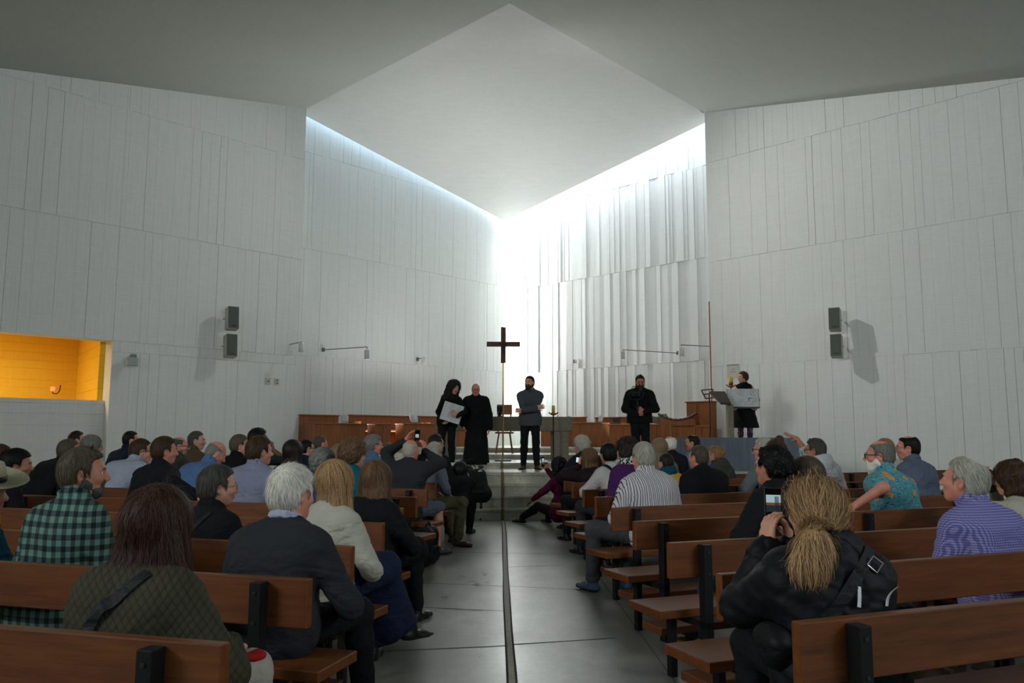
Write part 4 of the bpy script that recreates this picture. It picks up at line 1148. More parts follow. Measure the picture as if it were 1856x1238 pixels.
A('plaid', 'bearded man in a green and black plaid shirt, head turned right', 157, 812, 'L', 1,
  dict(lean=8, hy=-46, tw=-10, top=dict(mat=plaid_mat(), t=.018, collar=.035), bottom=tr(KHAKI), hair=('short','greybrown'), hth=.017, beard='darkgrey', bt=.006, face=True, skin='tan', w=1.12, belly=.3, seed=13, strands=2800, near=2))
A('hat', 'person in a straw sun hat, yellow scarf and teal jacket, at the left edge', -22, 862, 'L', 1,
  dict(fem=True, lean=8, hy=-20, top=dict(mat=C('teal_linen', (24,78,98)), t=.024, name='jacket'), bottom=ND, scarf=C('yellow_wool', (190,134,24)), hair=('short','grey'), seed=14))
A('blond', 'woman with shoulder-length blonde hair in a cream blazer, second from the aisle', 612, 835, 'L', 2,
  dict(fem=True, lean=12, hy=-18, hr=-6, top=dict(mat=C('cream_linen', (176,172,158)), t=.022, name='blazer', amp=.008), bottom=tr(C('navy_linen', (27,36,60)), skirt=.75, name='skirt'), hair=('long','blond'), hlen=.185, hw=1.0, hth=.016, strands=4200, slen=.15, curl=.05, jit=.07, seed=15, near=2, w=.98,
       armR=dict(w=(.17,.28,.60), e=(1,-.7,-.8)), legR=dict(a=(.30,.62,.20), t=(.5,1,-.2)), legL=dict(a=(.10,.50,.09)), shoes=M_BLACK))
A('strapw', 'person with short dark grey hair, glasses and a black crossbody strap, looking right', 400, 843, 'L', 2,
  dict(fem=True, lean=10, hy=-42, top=dict(mat=BK, t=.016, collar=.015), bottom=NB, hair=('short','darkgrey'), hth=.022, nape=-.072, strands=3000, glasses='wire', face=True, seed=16, near=2, w=1.05, comb=.7))
A('bob', 'woman with a light brown bob in a long black coat, end of her pew', 685, 838, 'L', 3,
  dict(fem=True, lean=12, hy=-10, top=dict(mat=BK, t=.022, name='coat', hem=1.8), bottom=NB, hair=('bob','lightbrown'), hlen=.135, hw=1.12, flare=1.12, hth=.018, strands=3600, slen=.14, jit=.07, seed=17, near=2, w=1.05, shoes=M_BLACK,
       armR=dict(w=(.19,.26,.60), e=(1,-.5,-.8)), legR=dict(a=(.20,.46,.09))))
A('dark', 'woman with short dark hair leaning forward in a black cardigan, far left', 36, 814, 'L', 3,
  dict(fem=True, lean=30, slouch=18, hy=-52, hp=4, top=dict(mat=C('black_cardigan_wool', (19,18,20)), t=.020, name='cardigan'), bottom=NB, hair=('curly','black'), hth=.016, hairline=.088, face=True, skin='olive', seed=18, near=2, armL=dict(w=(-.10,.45,.62)), armR=dict(w=(.12,.48,.62))))
A('sung', 'person in dark sunglasses, cut by the left edge of the picture', 2, 806, 'L', 3,
  dict(fem=True, lean=14, hy=-56, top=dict(mat=C('grey_jersey', (60,60,64)), t=.016), bottom=ND, hair=('short','brown'), hth=.018, glasses='sun', face=True, seed=19, near=2), back=.42)
A('blazer', 'brown-haired man in a black blazer, arm laid along the pew back', 300, 792, 'L', 4,
  dict(lean=8, hy=-32, tw=-8, top=dict(mat=C('black_suiting', (19,20,25)), t=.024, collar=.02, name='blazer'), bottom=NB, hair=('short','brown'), hth=.020, face=True, skin='pink', w=1.15, seed=20, strands=1800, near=1, s=1.04,
       armR=dict(w=(.56,-.02,.80), e=(.3,-1,.2), d=(1,.2,-.25), pn=(0,0,-1), curl=.25)))
A('lav', 'brown-haired man in a lavender-blue shirt seen from behind', 472, 791, 'L', 4,
  dict(lean=8, hy=-30, top=dict(mat=C('lavender_blue_cotton', (128,130,152)), t=.020, collar=.03, amp=.007), bottom=NB, hair=('short','brown'), hth=.022, nape=-.085, w=1.22, belly=.4, seed=21, strands=2000, near=1, s=1.05, face=True))
A('fuzzy', 'person with close rounded grey hair in a blue denim shirt', 588, 812, 'L', 4,
  dict(lean=10, hy=-4, top=dict(mat=C('blue_denim', (44,62,98)), t=.018, collar=.02), bottom=ND, hair=('curly','grey'), hth=.020, curl=.9, jit=.5, slen=.02, strands=1800, w=1.05, seed=22, near=1, ears=False))
A('teal', 'woman with curly light brown hair in a teal top', 642, 794, 'L', 4,
  dict(fem=True, lean=9, hy=-12, top=dict(mat=C('teal_jersey', (10,84,98)), t=.014, sleeve='elbow'), bottom=NB, hair=('curly','lightbrown'), hth=.024, curl=.8, jit=.35, slen=.06, strands=2200, hamp=.008, w=1.12, seed=23, near=1, s=1.03,
       armR=dict(w=(.22,.26,.60), e=(1,-.9,-.4))))
A('pale', 'man in sunglasses and a pale blue shirt, chin on his hand', 258, 796, 'L', 5,
  dict(lean=34, slouch=16, hy=-40, top=dict(mat=C('pale_blue_cotton', (158,166,180)), t=.018, collar=.03, amp=.008), bottom=tr(C('olive_cotton', (72,76,62))), hair=('short','brown'), hth=.014, glasses='sun', face=True, w=1.1, seed=24, near=1,
       armR=dict(w=(.02,.44,.92), abs=1, e=(.6,.4,-1), d=(0,-.2,1), pn=(0,-1,0), curl=.9), armL=dict(w=(-.12,.45,.62))))
A('baldblue', 'bald man in a blue shirt bending forward with his head down', 392, 802, 'L', 5,
  dict(lean=32, slouch=16, hy=-34, hp=30, top=dict(mat=C('mid_blue_cotton', (84,112,156)), t=.018, collar=.03, amp=.008), bottom=NB, hair=('bald_top','grey'), hth=.003, bald=(.088,.115,.08), baldc=(0,.01,.105), strands=0, face=True, skin='pink', w=1.14, seed=25, near=1, armL=dict(w=(-.12,.45,.62)), armR=dict(w=(.12,.45,.62))))
A('olive', 'balding man with spectacles and a short grey beard in an olive jacket', 326, 792, 'L', 6,
  dict(lean=12, hy=-48, top=dict(mat=C('olive_canvas', (58,62,54)), t=.022, collar=.03, name='jacket'), bottom=NB, hair=('bald_top','darkgrey'), hth=.007, glasses='dark', beard='grey', bt=.004, face=True, skin='pink', seed=26))
A('blkgrey', 'grey-haired man with glasses in a black sweater, by the white wall', 436, 788, 'L', 6,
  dict(lean=10, hy=-50, top=dict(mat=BK, t=.020, name='sweater', collar=.02), bottom=NB, hair=('short','greybrown'), hth=.022, nape=-.09, glasses='wire', face=True, seed=27, s=1.05))
A('dkbrown', 'woman with straight dark brown hair past her shoulders, left of the denim shirt', 533, 798, 'L', 6,
  dict(fem=True, lean=10, hy=-8, top=dict(mat=C('black_cotton', (18,17,18)), t=.014), bottom=NB, hair=('long','darkbrown'), hlen=.24, hw=1.08, flare=1.15, hth=.020, seed=28, s=1.08))
A('bldgrey', 'woman with straight grey-blonde hair between two curly heads', 617, 806, 'L', 6,
  dict(fem=True, lean=10, hy=-12, top=dict(mat=C('beige_cotton', (120,108,92)), t=.014), bottom=NB, hair=('long','greyblond'), hlen=.20, hth=.016, seed=29))
A('phoneman', 'bald man in a charcoal sweater holding a phone above his head', 745, 798, 'L', 6,
  dict(lean=10, hy=-4, top=dict(mat=C('charcoal_sweatshirt', (44,46,50)), t=.024, name='sweater', amp=.007, aw=1.08), bottom=tr(C('grey_shorts_cotton', (86,94,104)), frac=.5, name='shorts'), hair=('bald_top','silver'), hth=.003, bald=(.075,.10,.075), baldc=(0,.005,.105), strands=0, skin='pink', w=1.2, seed=30, near=1, s=1.04,
       shL=(-.005,.0,.02), shR=(.005,.0,.02), armL=dict(px=(734,800,.34), e=(-1,-.1,-.5), d=(.45,.1,.8), pn=(.8,.3,-.5), curl=.25), armR=dict(px=(769,818,.34), e=(1,-.1,-.6), d=(-.12,.1,1), pn=(-.8,.2,0), curl=.6),
       legR=dict(a=(.28,.36,.10), t=(.5,1,0)), legL=dict(a=(.02,.44,.09)), shoes=plain('grey_sneaker', srgb(70,74,76), .7)))
A('navy', 'dark-haired man in a navy shirt behind the man in sunglasses', 238, 782, 'L', 7,
  dict(lean=16, hy=-42, top=dict(mat=NAVY, t=.018, collar=.03), bottom=NB, hair=('short','black'), hth=.010, hairline=.066, face=True, skin='pink', seed=31))
A('brownj', 'man with swept-back dark hair in a brown jacket, profile to the right', 357, 782, 'L', 7,
  dict(lean=10, hy=-62, top=dict(mat=C('brown_suede', (84,70,54)), t=.022, collar=.03, name='jacket'), bottom=NB, hair=('short','darkgrey'), hth=.016, hairline=.070, nape=-.09, face=True, skin='fair', seed=32))
A('darkarm', 'man with thick black hair in a dark grey shirt, hand raised to his face', 470, 776, 'L', 7,
  dict(lean=10, hy=-40, top=dict(mat=C('dark_grey_green_cotton', (40,46,46)), t=.018, sleeve='short'), bottom=NB, hair=('curly','black'), hth=.022, skin='brown', face=True, seed=33, w=1.1,
       armR=dict(w=(.20,.28,1.16), abs=1, e=(1,.2,-1), d=(-.3,.1,1), pn=(-1,0,.2), curl=.7)))
A('glassman', 'black-haired man with glasses and navy shirt behind the long dark hair', 557, 797, 'L', 7,
  dict(lean=10, hy=-34, top=dict(mat=NAVY, t=.016), bottom=NB, hair=('short','black'), hth=.014, glasses='dark', face=True, skin='fair', seed=34))
A('buzz', 'man with cropped brown hair and sunglasses pushed up on his head', 581, 790, 'L', 8,
  dict(lean=8, hy=-24, top=dict(mat=C('slate_cotton', (52,60,74)), t=.016, collar=.02), bottom=NB, hair=('short','greybrown'), hth=.006, skin='pink', seed=35))
A('greycurl', 'man with tousled grey hair in a light blue shirt, facing right', 679, 788, 'L', 7,
  dict(lean=10, hy=-46, top=dict(mat=C('faded_blue_cotton', (84,110,142)), t=.016, collar=.02), bottom=NB, hair=('curly','grey'), hth=.020, curl=.5, face=True, skin='pink', seed=36, s=1.05))
A('greyblue', 'grey-haired man in a grey-blue shirt and khaki trousers, knee in the aisle', 788, 802, 'L', 7,
  dict(lean=14, hy=-2, top=dict(mat=C('grey_blue_cotton', (98,106,116)), t=.020, collar=.02, name='shirt', amp=.008), bottom=tr(C('khaki_twill', (92,88,66)), t=.016), hair=('short','silver'), hth=.020, hp=10, seed=37, near=1, w=1.08, s=1.04, strands=1200,
       armR=dict(w=(.24,.20,.62), e=(1,-.8,-.6)), legR=dict(a=(.46,.16,.095), k=(1,.3,.8), t=(1,.05,0)), legL=dict(a=(.16,.42,.09)), shoes=plain('oxblood_leather', srgb(74,40,36), .45)), turn=-14)
A('lbrown', 'woman with light brown hair partly hidden by the raised arms', 704, 803, 'L', 8,
  dict(fem=True, lean=10, hy=-20, top=dict(mat=C('white_cotton', (170,166,160)), t=.014), bottom=NB, hair=('long','lightbrown'), hlen=.22, seed=38))
A('camman', 'man with receding dark hair and glasses in a black jacket, front left pew end', 791, 787, 'L', 8,
  dict(lean=16, hy=-26, top=dict(mat=BK, t=.024, collar=.02, name='jacket'), bottom=ND, hair=('short','darkbrown'), hth=.012, hairline=.055, glasses='dark', face=True, seed=39, s=1.04, armR=dict(w=(.20,.32,.62), e=(1,-.8,-.6)), legR=dict(a=(.20,.46,.09)), shoes=plain('black_canvas', srgb(30,30,32), .8), sole=plain('white_rubber', srgb(190,188,182), .6)))
# outer left pews
r, K_['oblk'] = sit_free('grey-haired person with glasses hunched in black, left of the plaid shirt', 127, 797, 9.75, -24,
  dict(lean=26, slouch=16, hy=-36, top=dict(mat=BK, t=.024, name='sweater'), bottom=NB, hair=('short','greybrown'), hth=.022, nape=-.095, glasses='wire', face=True, w=1.15, seed=40, near=1, s=1.08))
r, K_['obob'] = sit_free('person with a smooth grey bob and glasses, behind the plaid shirt man', 168, 790, 10.6, -28,
  dict(fem=True, lean=12, hy=-36, top=dict(mat=C('grey_green_wool', (70,76,72)), t=.02), bottom=NB, hair=('bob','grey'), hlen=.06, hth=.018, glasses='wire', face=True, seed=41, near=1, s=1.08))
r, K_['ofar'] = sit_free('dark-haired man by the left wall, highest head on that side', 140, 773, 12.4, -28,
  dict(lean=8, hy=-40, top=dict(mat=C('dark_brown_wool', (44,38,34)), t=.02), bottom=NB, hair=('short','darkbrown'), hth=.018, hairline=.062, skin='pink', seed=42, s=1.06))
# ---- right block
A('phonew', 'woman with a frizzy blonde ponytail in a black shell jacket, photographing with a phone', 1470, 866, 'R', 0,
  dict(fem=True, lean=7, hy=4, top=dict(mat=C('black_shell_nylon', (17,19,22), rough=.62, weave=900, bump=.1), t=.040, name='jacket', amp=.011, aw=1.15, hood=True), inner=C('lime_fleece', (176,176,116)), bottom=NB, hair=('pony','blond'), hth=.020, strands=9000, slen=.17, fuzz=.017, jit=.22, sw=.0008, tailc=(-.05,-.118,-.05), innerup=.052, ears=False, seed=50, near=2, w=1.06, seg=8,
       tail=[(-.05,-.116,-.045), (-.095,-.145,-.10), (-.125,-.160,-.17), (-.105,-.160,-.235)], tailr=[.030,.062,.060,.022],
       armL=dict(px=(1391,990,.27), e=(-.45,-.25,-1), d=(.16,.10,1), pn=(1,.35,0), curl=.5, thumb=.3), armR=dict(px=(1437,985,.30), e=(1,.2,-1), d=(-.35,.12,1), pn=(-1,.35,0), curl=.75)), turn=-14)
A('purple', 'silver-haired man in a purple gingham shirt, bald patch on his crown', 1742, 829, 'R', 1,
  dict(lean=9, hy=22, hp=-8, top=dict(mat=gingham_mat(), t=.020, collar=.036, amp=.008), bottom=tr(C('dark_red_brown', (60,30,26))), hair=('bald_top','silver'), hth=.016, bald=(.050,.056,.06), baldc=(.014,-.050,.128), nape=-.088, strands=2200, slen=.06, comb=.35, grav=(0,-.75,-.65), face=True, skin='pink', w=1.16, belly=.2, seed=51, near=2, s=1.05))
A('blackcurl', 'man with thick black wavy hair in a black textured jacket', 1397, 809, 'R', 2,
  dict(lean=8, hy=6, tw=8, top=dict(mat=C('black_tweed', (20,20,21), bump=.8, weave=160), t=.028, collar=.03, name='jacket'), bottom=tr(C('blue_jeans', (36,52,72))), hair=('curly','black'), hth=.016, nape=-.075, curl=1.0, hamp=.008, jit=.3, strands=3000, skin='tan', w=1.1, seed=52, near=2, hr=4,
       armL=dict(w=(-.26,.18,.62), e=(-1,-.6,-.3)), legL=dict(a=(-.42,.40,.10), t=(-.3,1,0), k=(-1,.5,1)), shoes=plain('tan_moccasin', srgb(146,104,58), .6)))
A('longgrey', 'woman with long smooth grey-brown hair behind the blonde ponytail', 1456, 829, 'R', 2,
  dict(fem=True, lean=8, hy=16, top=dict(mat=C('dark_grey_jersey', (46,46,48)), t=.016), bottom=NB, hair=('long','greybrown'), hlen=.24, hw=1.08, flare=1.12, hth=.018, strands=3200, slen=.15, jit=.05, seed=53, near=2))
A('cream', 'woman with bushy brown hair in a cream top with a black strap, right edge', 1826, 835, 'R', 2,
  dict(fem=True, lean=12, hy=38, top=dict(mat=C('cream_cotton', (172,166,150)), t=.018, amp=.008), bottom=NB, hair=('bob','brown'), hlen=.10, hw=1.15, hth=.026, curl=.8, jit=.35, strands=3600, slen=.10, hamp=.007, glasses='dark', skin='fair', seed=54, near=2, w=1.08,
       armL=dict(w=(-.16,.26,1.02), abs=1, e=(-1,.2,-1), d=(.1,.3,1), pn=(1,.2,0), curl=.6), armR=dict(w=(-.02,.30,1.00), abs=1, e=(.6,.3,-1), d=(-.1,.2,1), pn=(-1,.2,0), curl=.6)))
A('tropic', 'white-bearded balding man in a turquoise tropical print shirt', 1592, 798, 'R', 3,
  dict(lean=9, hy=36, tw=12, top=dict(mat=tropical_mat(), t=.020, collar=.034, sleeve='short', aw=1.12, flare=1), bottom=tr(KHAKI), hair=('bald_top','grey'), hth=.013, bald=(.060,.082,.07), baldc=(0,.0,.115), beard='white', bt=.012, bl=.07, glasses='dark', face=True, skin='pink', w=1.22, belly=.4, seed=55, near=1, s=1.08, strands=1600,
       armL=dict(w=(-.50,-.02,.80), e=(-.4,-1,.2), d=(-1,.2,-.2), pn=(0,0,-1))))
A('stripe', 'grey-haired man in a blue and cream striped shirt, beside the aisle', 1165, 802, 'R', 4,
  dict(lean=9, hy=-2, top=dict(mat=stripe_mat(), t=.020, collar=.034, amp=.008), bottom=tr(GREYT, t=.018), hair=('short','silver'), hth=.014, strands=2400, bald=(.03,.03,.03), skin='pink', w=1.22, belly=.4, seed=56, near=1, s=1.06, slen=.05,
       legL=dict(a=(-.40,.40,.10), k=(-.8,.6,1), t=(-.2,1,0)), legR=dict(a=(-.05,.42,.09)), shoes=plain('blue_sandal_strap', srgb(58,74,96), .7), armL=dict(w=(-.2,.3,.6))))
A('greyshirt', 'balding dark-haired man in a blue-grey shirt, profile to the left', 1644, 790, 'R', 4,
  dict(lean=8, hy=42, tw=6, top=dict(mat=C('blue_grey_chambray', (88,98,116)), t=.018, collar=.032, amp=.008), bottom=NB, hair=('bald_top','black'), hth=.012, bald=(.056,.062,.06), baldc=(0,-.01,.125), glasses='wire', face=True, skin='pink', w=1.15, seed=57, near=1, s=1.06, strands=1200))
A('bluej', 'person in a bright blue hooded jacket with a brown hair clip', 1404, 797, 'R', 4,
  dict(fem=True, lean=10, hy=10, top=dict(mat=C('bright_blue_nylon', (44,66,148), rough=.5), t=.026, name='jacket', hood=True), bottom=NB, hair=('bun','brown'), hth=.018, bun=(.0,-.06,.135), seed=58, near=1, w=1.1))
A('scarf', 'woman with bushy dark hair, purple jumper and a black and white scarf', 1135, 792, 'R', 5,
  dict(fem=True, lean=9, hy=4, top=dict(mat=C('purple_wool', (68,30,82)), t=.020, name='jumper'), scarf=scarf_mat(), bottom=NB, hair=('curly','darkbrown'), hth=.026, hlen=.2, curl=.5, strands=1400, hamp=.008, seed=59, near=1, w=1.08))
A('blkj', 'man with thinning brown hair in a black jacket, right of the striped shirt', 1265, 808, 'R', 5,
  dict(lean=9, hy=12, top=dict(mat=C('black_jacket_wool', (19,20,22)), t=.026, collar=.02, name='jacket'), bottom=NB, hair=('short','greybrown'), hth=.009, skin='pink', w=1.24, belly=.3, seed=60, near=1, s=1.05, strands=1200))
A('whcol', 'grey-haired man in a white shirt and grey sweater, facing left', 1383, 794, 'R', 5,
  dict(lean=9, hy=38, top=dict(mat=C('grey_marl_wool', (96,100,104)), t=.022, collar=.02, name='sweater'), inner=C('white_shirt_cotton', (190,192,194)), scarf=C('white_towel_cotton', (188,190,192)), scarfr=.026, bottom=NB, hair=('short','silver'), hth=.018, glasses='dark', face=True, skin='pink', w=1.1, seed=61, near=1, s=1.06, strands=1000,
       armL=dict(w=(-.26,.18,.64), e=(-1,-.5,-.3))))
A('raise', 'woman with streaked dark hair in a white puffy jacket, arm stretched out', 1476, 795, 'R', 5,
  dict(fem=True, lean=12, hy=34, top=dict(mat=C('white_nylon', (188,190,192), rough=.5), t=.034, name='jacket', amp=.010, hood=True, fold=1.3, frac={-1: .6, 1: 1.0}), bottom=NB, hair=('short','darkgrey'), hth=.020, nape=-.085, glasses='dark', face=True, skin='tan', seed=62, near=1, w=1.05, strands=1000, s=1.04,
       armL=dict(px=(1444,795,.46), e=(.7,-.6,-.6), d=(-1,.25,.45), pn=(.5,.3,-1), curl=.05, spread=.16, thumb=.9)))
A('behind', 'person with sandy hair hidden behind the tropical shirt man', 1602, 795, 'R', 5,
  dict(lean=8, hy=20, top=dict(mat=C('off_white_cotton', (178,178,172)), t=.018), bottom=NB, hair=('short','sandy'), hth=.012, seed=63))
A('whblouse', 'person with short black hair in a white blouse with a black shoulder strap', 1102, 803, 'R', 6,
  dict(fem=True, lean=14, hy=-4, top=dict(mat=C('white_poplin', (178,174,172)), t=.018, amp=.008), bottom=tr(C('dark_slate', (44,48,56))), hair=('short','black'), hth=.018, seed=64, near=1, w=1.08, s=1.05, strands=900, skin='tan',
       armL=dict(w=(-.22,.26,.66), e=(-1,-.6,-.2)), legL=dict(a=(-.26,.42,.09))))
A('child', 'child with short dark hair and a teal scarf, peeping between two shirts', 1206, 822, 'R', 6,
  dict(s=.88, lean=6, hy=4, top=dict(mat=C('yellow_cotton', (196,150,40)), t=.016), scarf=C('teal_wool', (14,72,96)), bottom=ND, hair=('short','darkbrown'), hth=.018, seed=65))
A('maroon', 'woman with straight brown hair in a dark maroon top, phone at her cheek', 1067, 812, 'R', 7,
  dict(fem=True, lean=9, hy=10, top=dict(mat=C('dark_maroon_jersey', (34,22,26)), t=.018), bottom=NB, hair=('long','lightbrown'), hlen=.20, hth=.016, flare=1.1, seed=66, near=1, strands=1200,
       armL=dict(w=(-.13,.20,.98), abs=1, e=(-1,.1,-1), d=(.2,.1,1), pn=(1,0,0), curl=.6), legL=dict(a=(-.2,.40,.09))))
A('longbl', 'woman with long straight grey-blonde hair behind the striped shirt man', 1194, 795, 'R', 7,
  dict(fem=True, lean=8, hy=6, top=dict(mat=C('sand_cotton', (120,104,84)), t=.016), bottom=NB, hair=('long','greyblond'), hlen=.26, hth=.014, seed=67, s=1.05))
A('bun', 'woman with a loose blonde bun and white sunglasses in an olive parka', 1296, 808, 'R', 7,
  dict(fem=True, lean=10, hy=24, top=dict(mat=C('olive_parka_cotton', (62,64,58)), t=.026, name='parka', hood=True, amp=.008), bottom=NB, hair=('bun','sandy'), hth=.016, bun=(.02,-.110,.045), nape=-.07, seed=68, near=1, strands=1200, fuzz=.010))
A('whcurl', 'bald man with white curls at the nape in a dark jacket', 1213, 790, 'R', 8,
  dict(lean=8, hy=-4, top=dict(mat=C('dark_navy_wool', (24,28,36)), t=.024, name='jacket'), bottom=NB, hair=('bald_top','white'), hth=.016, bald=(.082,.10,.085), baldc=(0,.01,.09), curl=.5, skin='pink', seed=69, s=1.08))
A('greycl', 'man with curly silver hair in a dark navy jacket, leaning on his knee', 1053, 789, 'R', 8,
  dict(lean=22, slouch=14, hy=4, top=dict(mat=C('midnight_wool', (22,25,32)), t=.024, name='jacket'), bottom=NB, hair=('curly','silver'), hth=.020, curl=.7, jit=.3, strands=900, seed=70, near=1, s=1.06,
       armL=dict(w=(-.20,.46,.60), abs=1, e=(-1,-.1,-.3), d=(-.1,.5,-1), pn=(0,-1,-.2)), legL=dict(a=(-.22,.44,.09)), shoes=M_BLACK))
A('dkleft', 'balding dark-haired man in a light blue shirt looking left, by the grey parapet', 1254, 788, 'R', 8,
  dict(lean=8, hy=52, top=dict(mat=C('sky_blue_cotton', (98,120,150)), t=.016, collar=.02), bottom=NB, hair=('bald_top','black'), hth=.010, bald=(.05,.055,.05), baldc=(0,-.03,.122), face=True, skin='tan', seed=71, s=1.05))
# ---- on the floor by the steps
r, K_['floor'] = sit_free('woman with black curly hair and magenta top on the floor, filming by the steps', 1012, 830, 12.2, 38,
  dict(fem=True, lean=-4, slouch=14, hy=-4, top=dict(mat=C('magenta_jersey', (86,16,52)), t=.014), bottom=tr(BKW), hair=('long','black'), hlen=.26, hth=.028, hw=1.1, curl=.8, jit=.4, hamp=.008, strands=900, slen=.05, skin='tan', seed=72, s=.98,
       armL=dict(w=(-.36,.24,.42), abs=1, e=(-1,-.4,-.3)), armR=dict(px=(991,851,.30), e=(.8,.1,-1), d=(-.22,.05,1), pn=(-.6,-.5,0), curl=.7),
       legL=dict(a=(-.10,.80,.10), k=(0,.2,1), t=(-.2,1,0)), legR=dict(a=(.22,.55,.10), k=(.3,.2,1)), shoes=M_BLACK), seat=.12)
r, K_['crouch'] = sit_free('photographer in black crouching with a backpack beside the left pews', 836, 838, 11.6, -10,
  dict(lean=38, slouch=20, hy=-18, hp=14, top=dict(mat=BK, t=.022, name='jacket'), bottom=NB, hair=('curly','black'), hth=.020, seed=73, shoes=M_BLACK,
       armR=dict(w=(.04,.52,.86), abs=1, e=(1,.2,-.6)), armL=dict(w=(-.10,.48,.80), abs=1, e=(-1,.2,-.6)), legL=dict(a=(-.14,.30,.09)), legR=dict(a=(.16,.34,.09))), seat=.34)
# ---- standing on the chancel
def stand(key, label, px, ytop, yfeet, Y, z, yaw, P):
    P = dict(P); a = math.radians(yaw); f = np.array([-math.sin(a), math.cos(a)]); p = PY(px, ytop, Y)
    hgt = p[2] - z; P['s'] = hgt/P.pop('H', 1.735); P['z'] = z; P['pose'] = 'stand'; P.setdefault('near', 1); P.setdefault('res', .0062); P.setdefault('face', True)
    off = P.pop('hoffx', (0, 0)); lc = p[:2] - np.array(off)
    root, K = person(label, lc, f, P); K_[key] = K
ROBE = C('black_habit_wool', (14,15,17))
stand('monk', 'bald monk with spectacles in a full-length black habit, beside the altar', 864, 692, 848, 15.9, Z1, 171,
  dict(top=dict(mat=ROBE, t=.022, name='habit', hem=.86, hemr=.27, hemf=.72, aw=1.2, at=.012, flare=.022, amp=.008, fold=.8, collar=.03), bottom=NB, hair=('bald_top','grey'), hth=.004, bald=(.10,.12,.06), baldc=(0,.02,.115), glasses='dark', skin='pink', shoes=M_BLACK, seed=80, H=1.74, belly=.2, w=1.06, hy=12, hp=10,
       armL=dict(w=(-.27,.06,.80), abs=1, e=(-.5,-1,0), d=(0,.1,-1), pn=(1,0,0)), armR=dict(w=(.24,.10,.86), abs=1, e=(.6,-1,0), d=(-.2,.2,-1), pn=(-1,0,0))))
stand('grey', 'bearded man in a grey sweater with folded arms before the altar', 961, 677, 850, 15.2, Z1, 176,
  dict(top=dict(mat=C('grey_lambswool', (72,76,82)), t=.016, name='sweater', collar=.012, open=False, drop=.14, aw=1.0), bottom=tr(C('black_jeans', (18,19,22)), t=.014), hair=('short','darkbrown'), hth=.010, beard='darkbrown', bt=.009, skin='fair', shoes=plain('black_boot_leather', srgb(20,20,21), .5), seed=81, H=1.755, hy=-24, w=1.08,
       armR=dict(w=(-.13,.235,1.16), e=(1,.2,-.8), d=(-1,.0,.15), pn=(0,-1,0), curl=.4), armL=dict(w=(.14,.265,1.10), e=(-1,.2,-.8), d=(1,-.1,.05), pn=(0,-1,0), curl=.5),
       legL=dict(a=(-.13,0,.085), t=(-.35,1,0)), legR=dict(a=(.13,0,.085), t=(.3,1,0))))
stand('curly', 'woman with long dark curly hair leaning over, holding a printed board', 829, 697, 850, 15.75, Z1, 174,
  dict(fem=True, H=1.60, lean=16, side=-15, slouch=8, hy=42, hp=8, hr=-14, hoffx=(.20, -.20), top=dict(mat=C('black_jersey', (15,16,18)), t=.018, name='jacket', drop=.16), bottom=tr(C('black_twill', (20,20,22))), hair=('long','darkbrown'), hlen=.24, hw=1.3, hth=.030, curl=1.3, jit=.5, hamp=.011, strands=3000, slen=.06, fuzz=.010, skin='fair', seed=82, shoes=M_BLACK,
       armL=dict(px=(829,754,-.50), e=(-1,.3,-.8), d=(.75,.05,.7), pn=(0,1,0), curl=.2, sg=-1), armR=dict(px=(802,766,-.30), e=(1,-.2,-.6), d=(-.8,.3,-.1), pn=(0,.6,1), curl=.5)))
stand('blackman', 'bearded man with a topknot and glasses in black, hands clasped on a camera rig', 1158, 671, 850, 15.6, Z1, 178,
  dict(top=dict(mat=C('black_bomber_nylon', (16,17,19)), t=.028, name='jacket', collar=.03, drop=.10, aw=1.12), bottom=tr(BKW, t=.016), hair=('topknot','black'), hth=.010, beard='darkbrown', bt=.010, bl=.05, glasses='dark', skin='tan', shoes=M_BLACK, seed=83, H=1.80, hp=16, w=1.12,
       armL=dict(w=(-.05,.27,1.10), e=(-1,.0,-.7), d=(.8,.3,.5), pn=(0,-1,.2), curl=.8), armR=dict(w=(.08,.27,1.05), e=(1,.0,-.7), d=(-.8,.3,.4), pn=(0,-1,.2), curl=.8)))
ZAMBO = 1.07
stand('ambo', 'woman in a black dress and floral leggings holding a drawing board at the ambo', 1347, 673, 850, 17.0, ZAMBO, 168,
  dict(fem=True, top=dict(mat=C('black_crepe', (15,16,18)), t=.014, name='dress', sleeve='none', hem=.44, hemr=.32, hemf=.8), bottom=tr(floral_mat(), name='leggings', t=.006), hair=('short','brown'), hth=.020, nape=-.085, ears=False, skin='fair', shoes=M_BLACK, seed=84, H=1.72, hy=-72, w=.98,
       armL=dict(px=(1370,742,-.20), e=(-1,-.6,-.6), d=(.35,.9,-.05), pn=(.1,-.1,1), curl=.5), armR=dict(px=(1328,742,-.20), e=(1,-.6,-.6), d=(-.35,.9,-.05), pn=(-.1,-.1,1), curl=.5)))
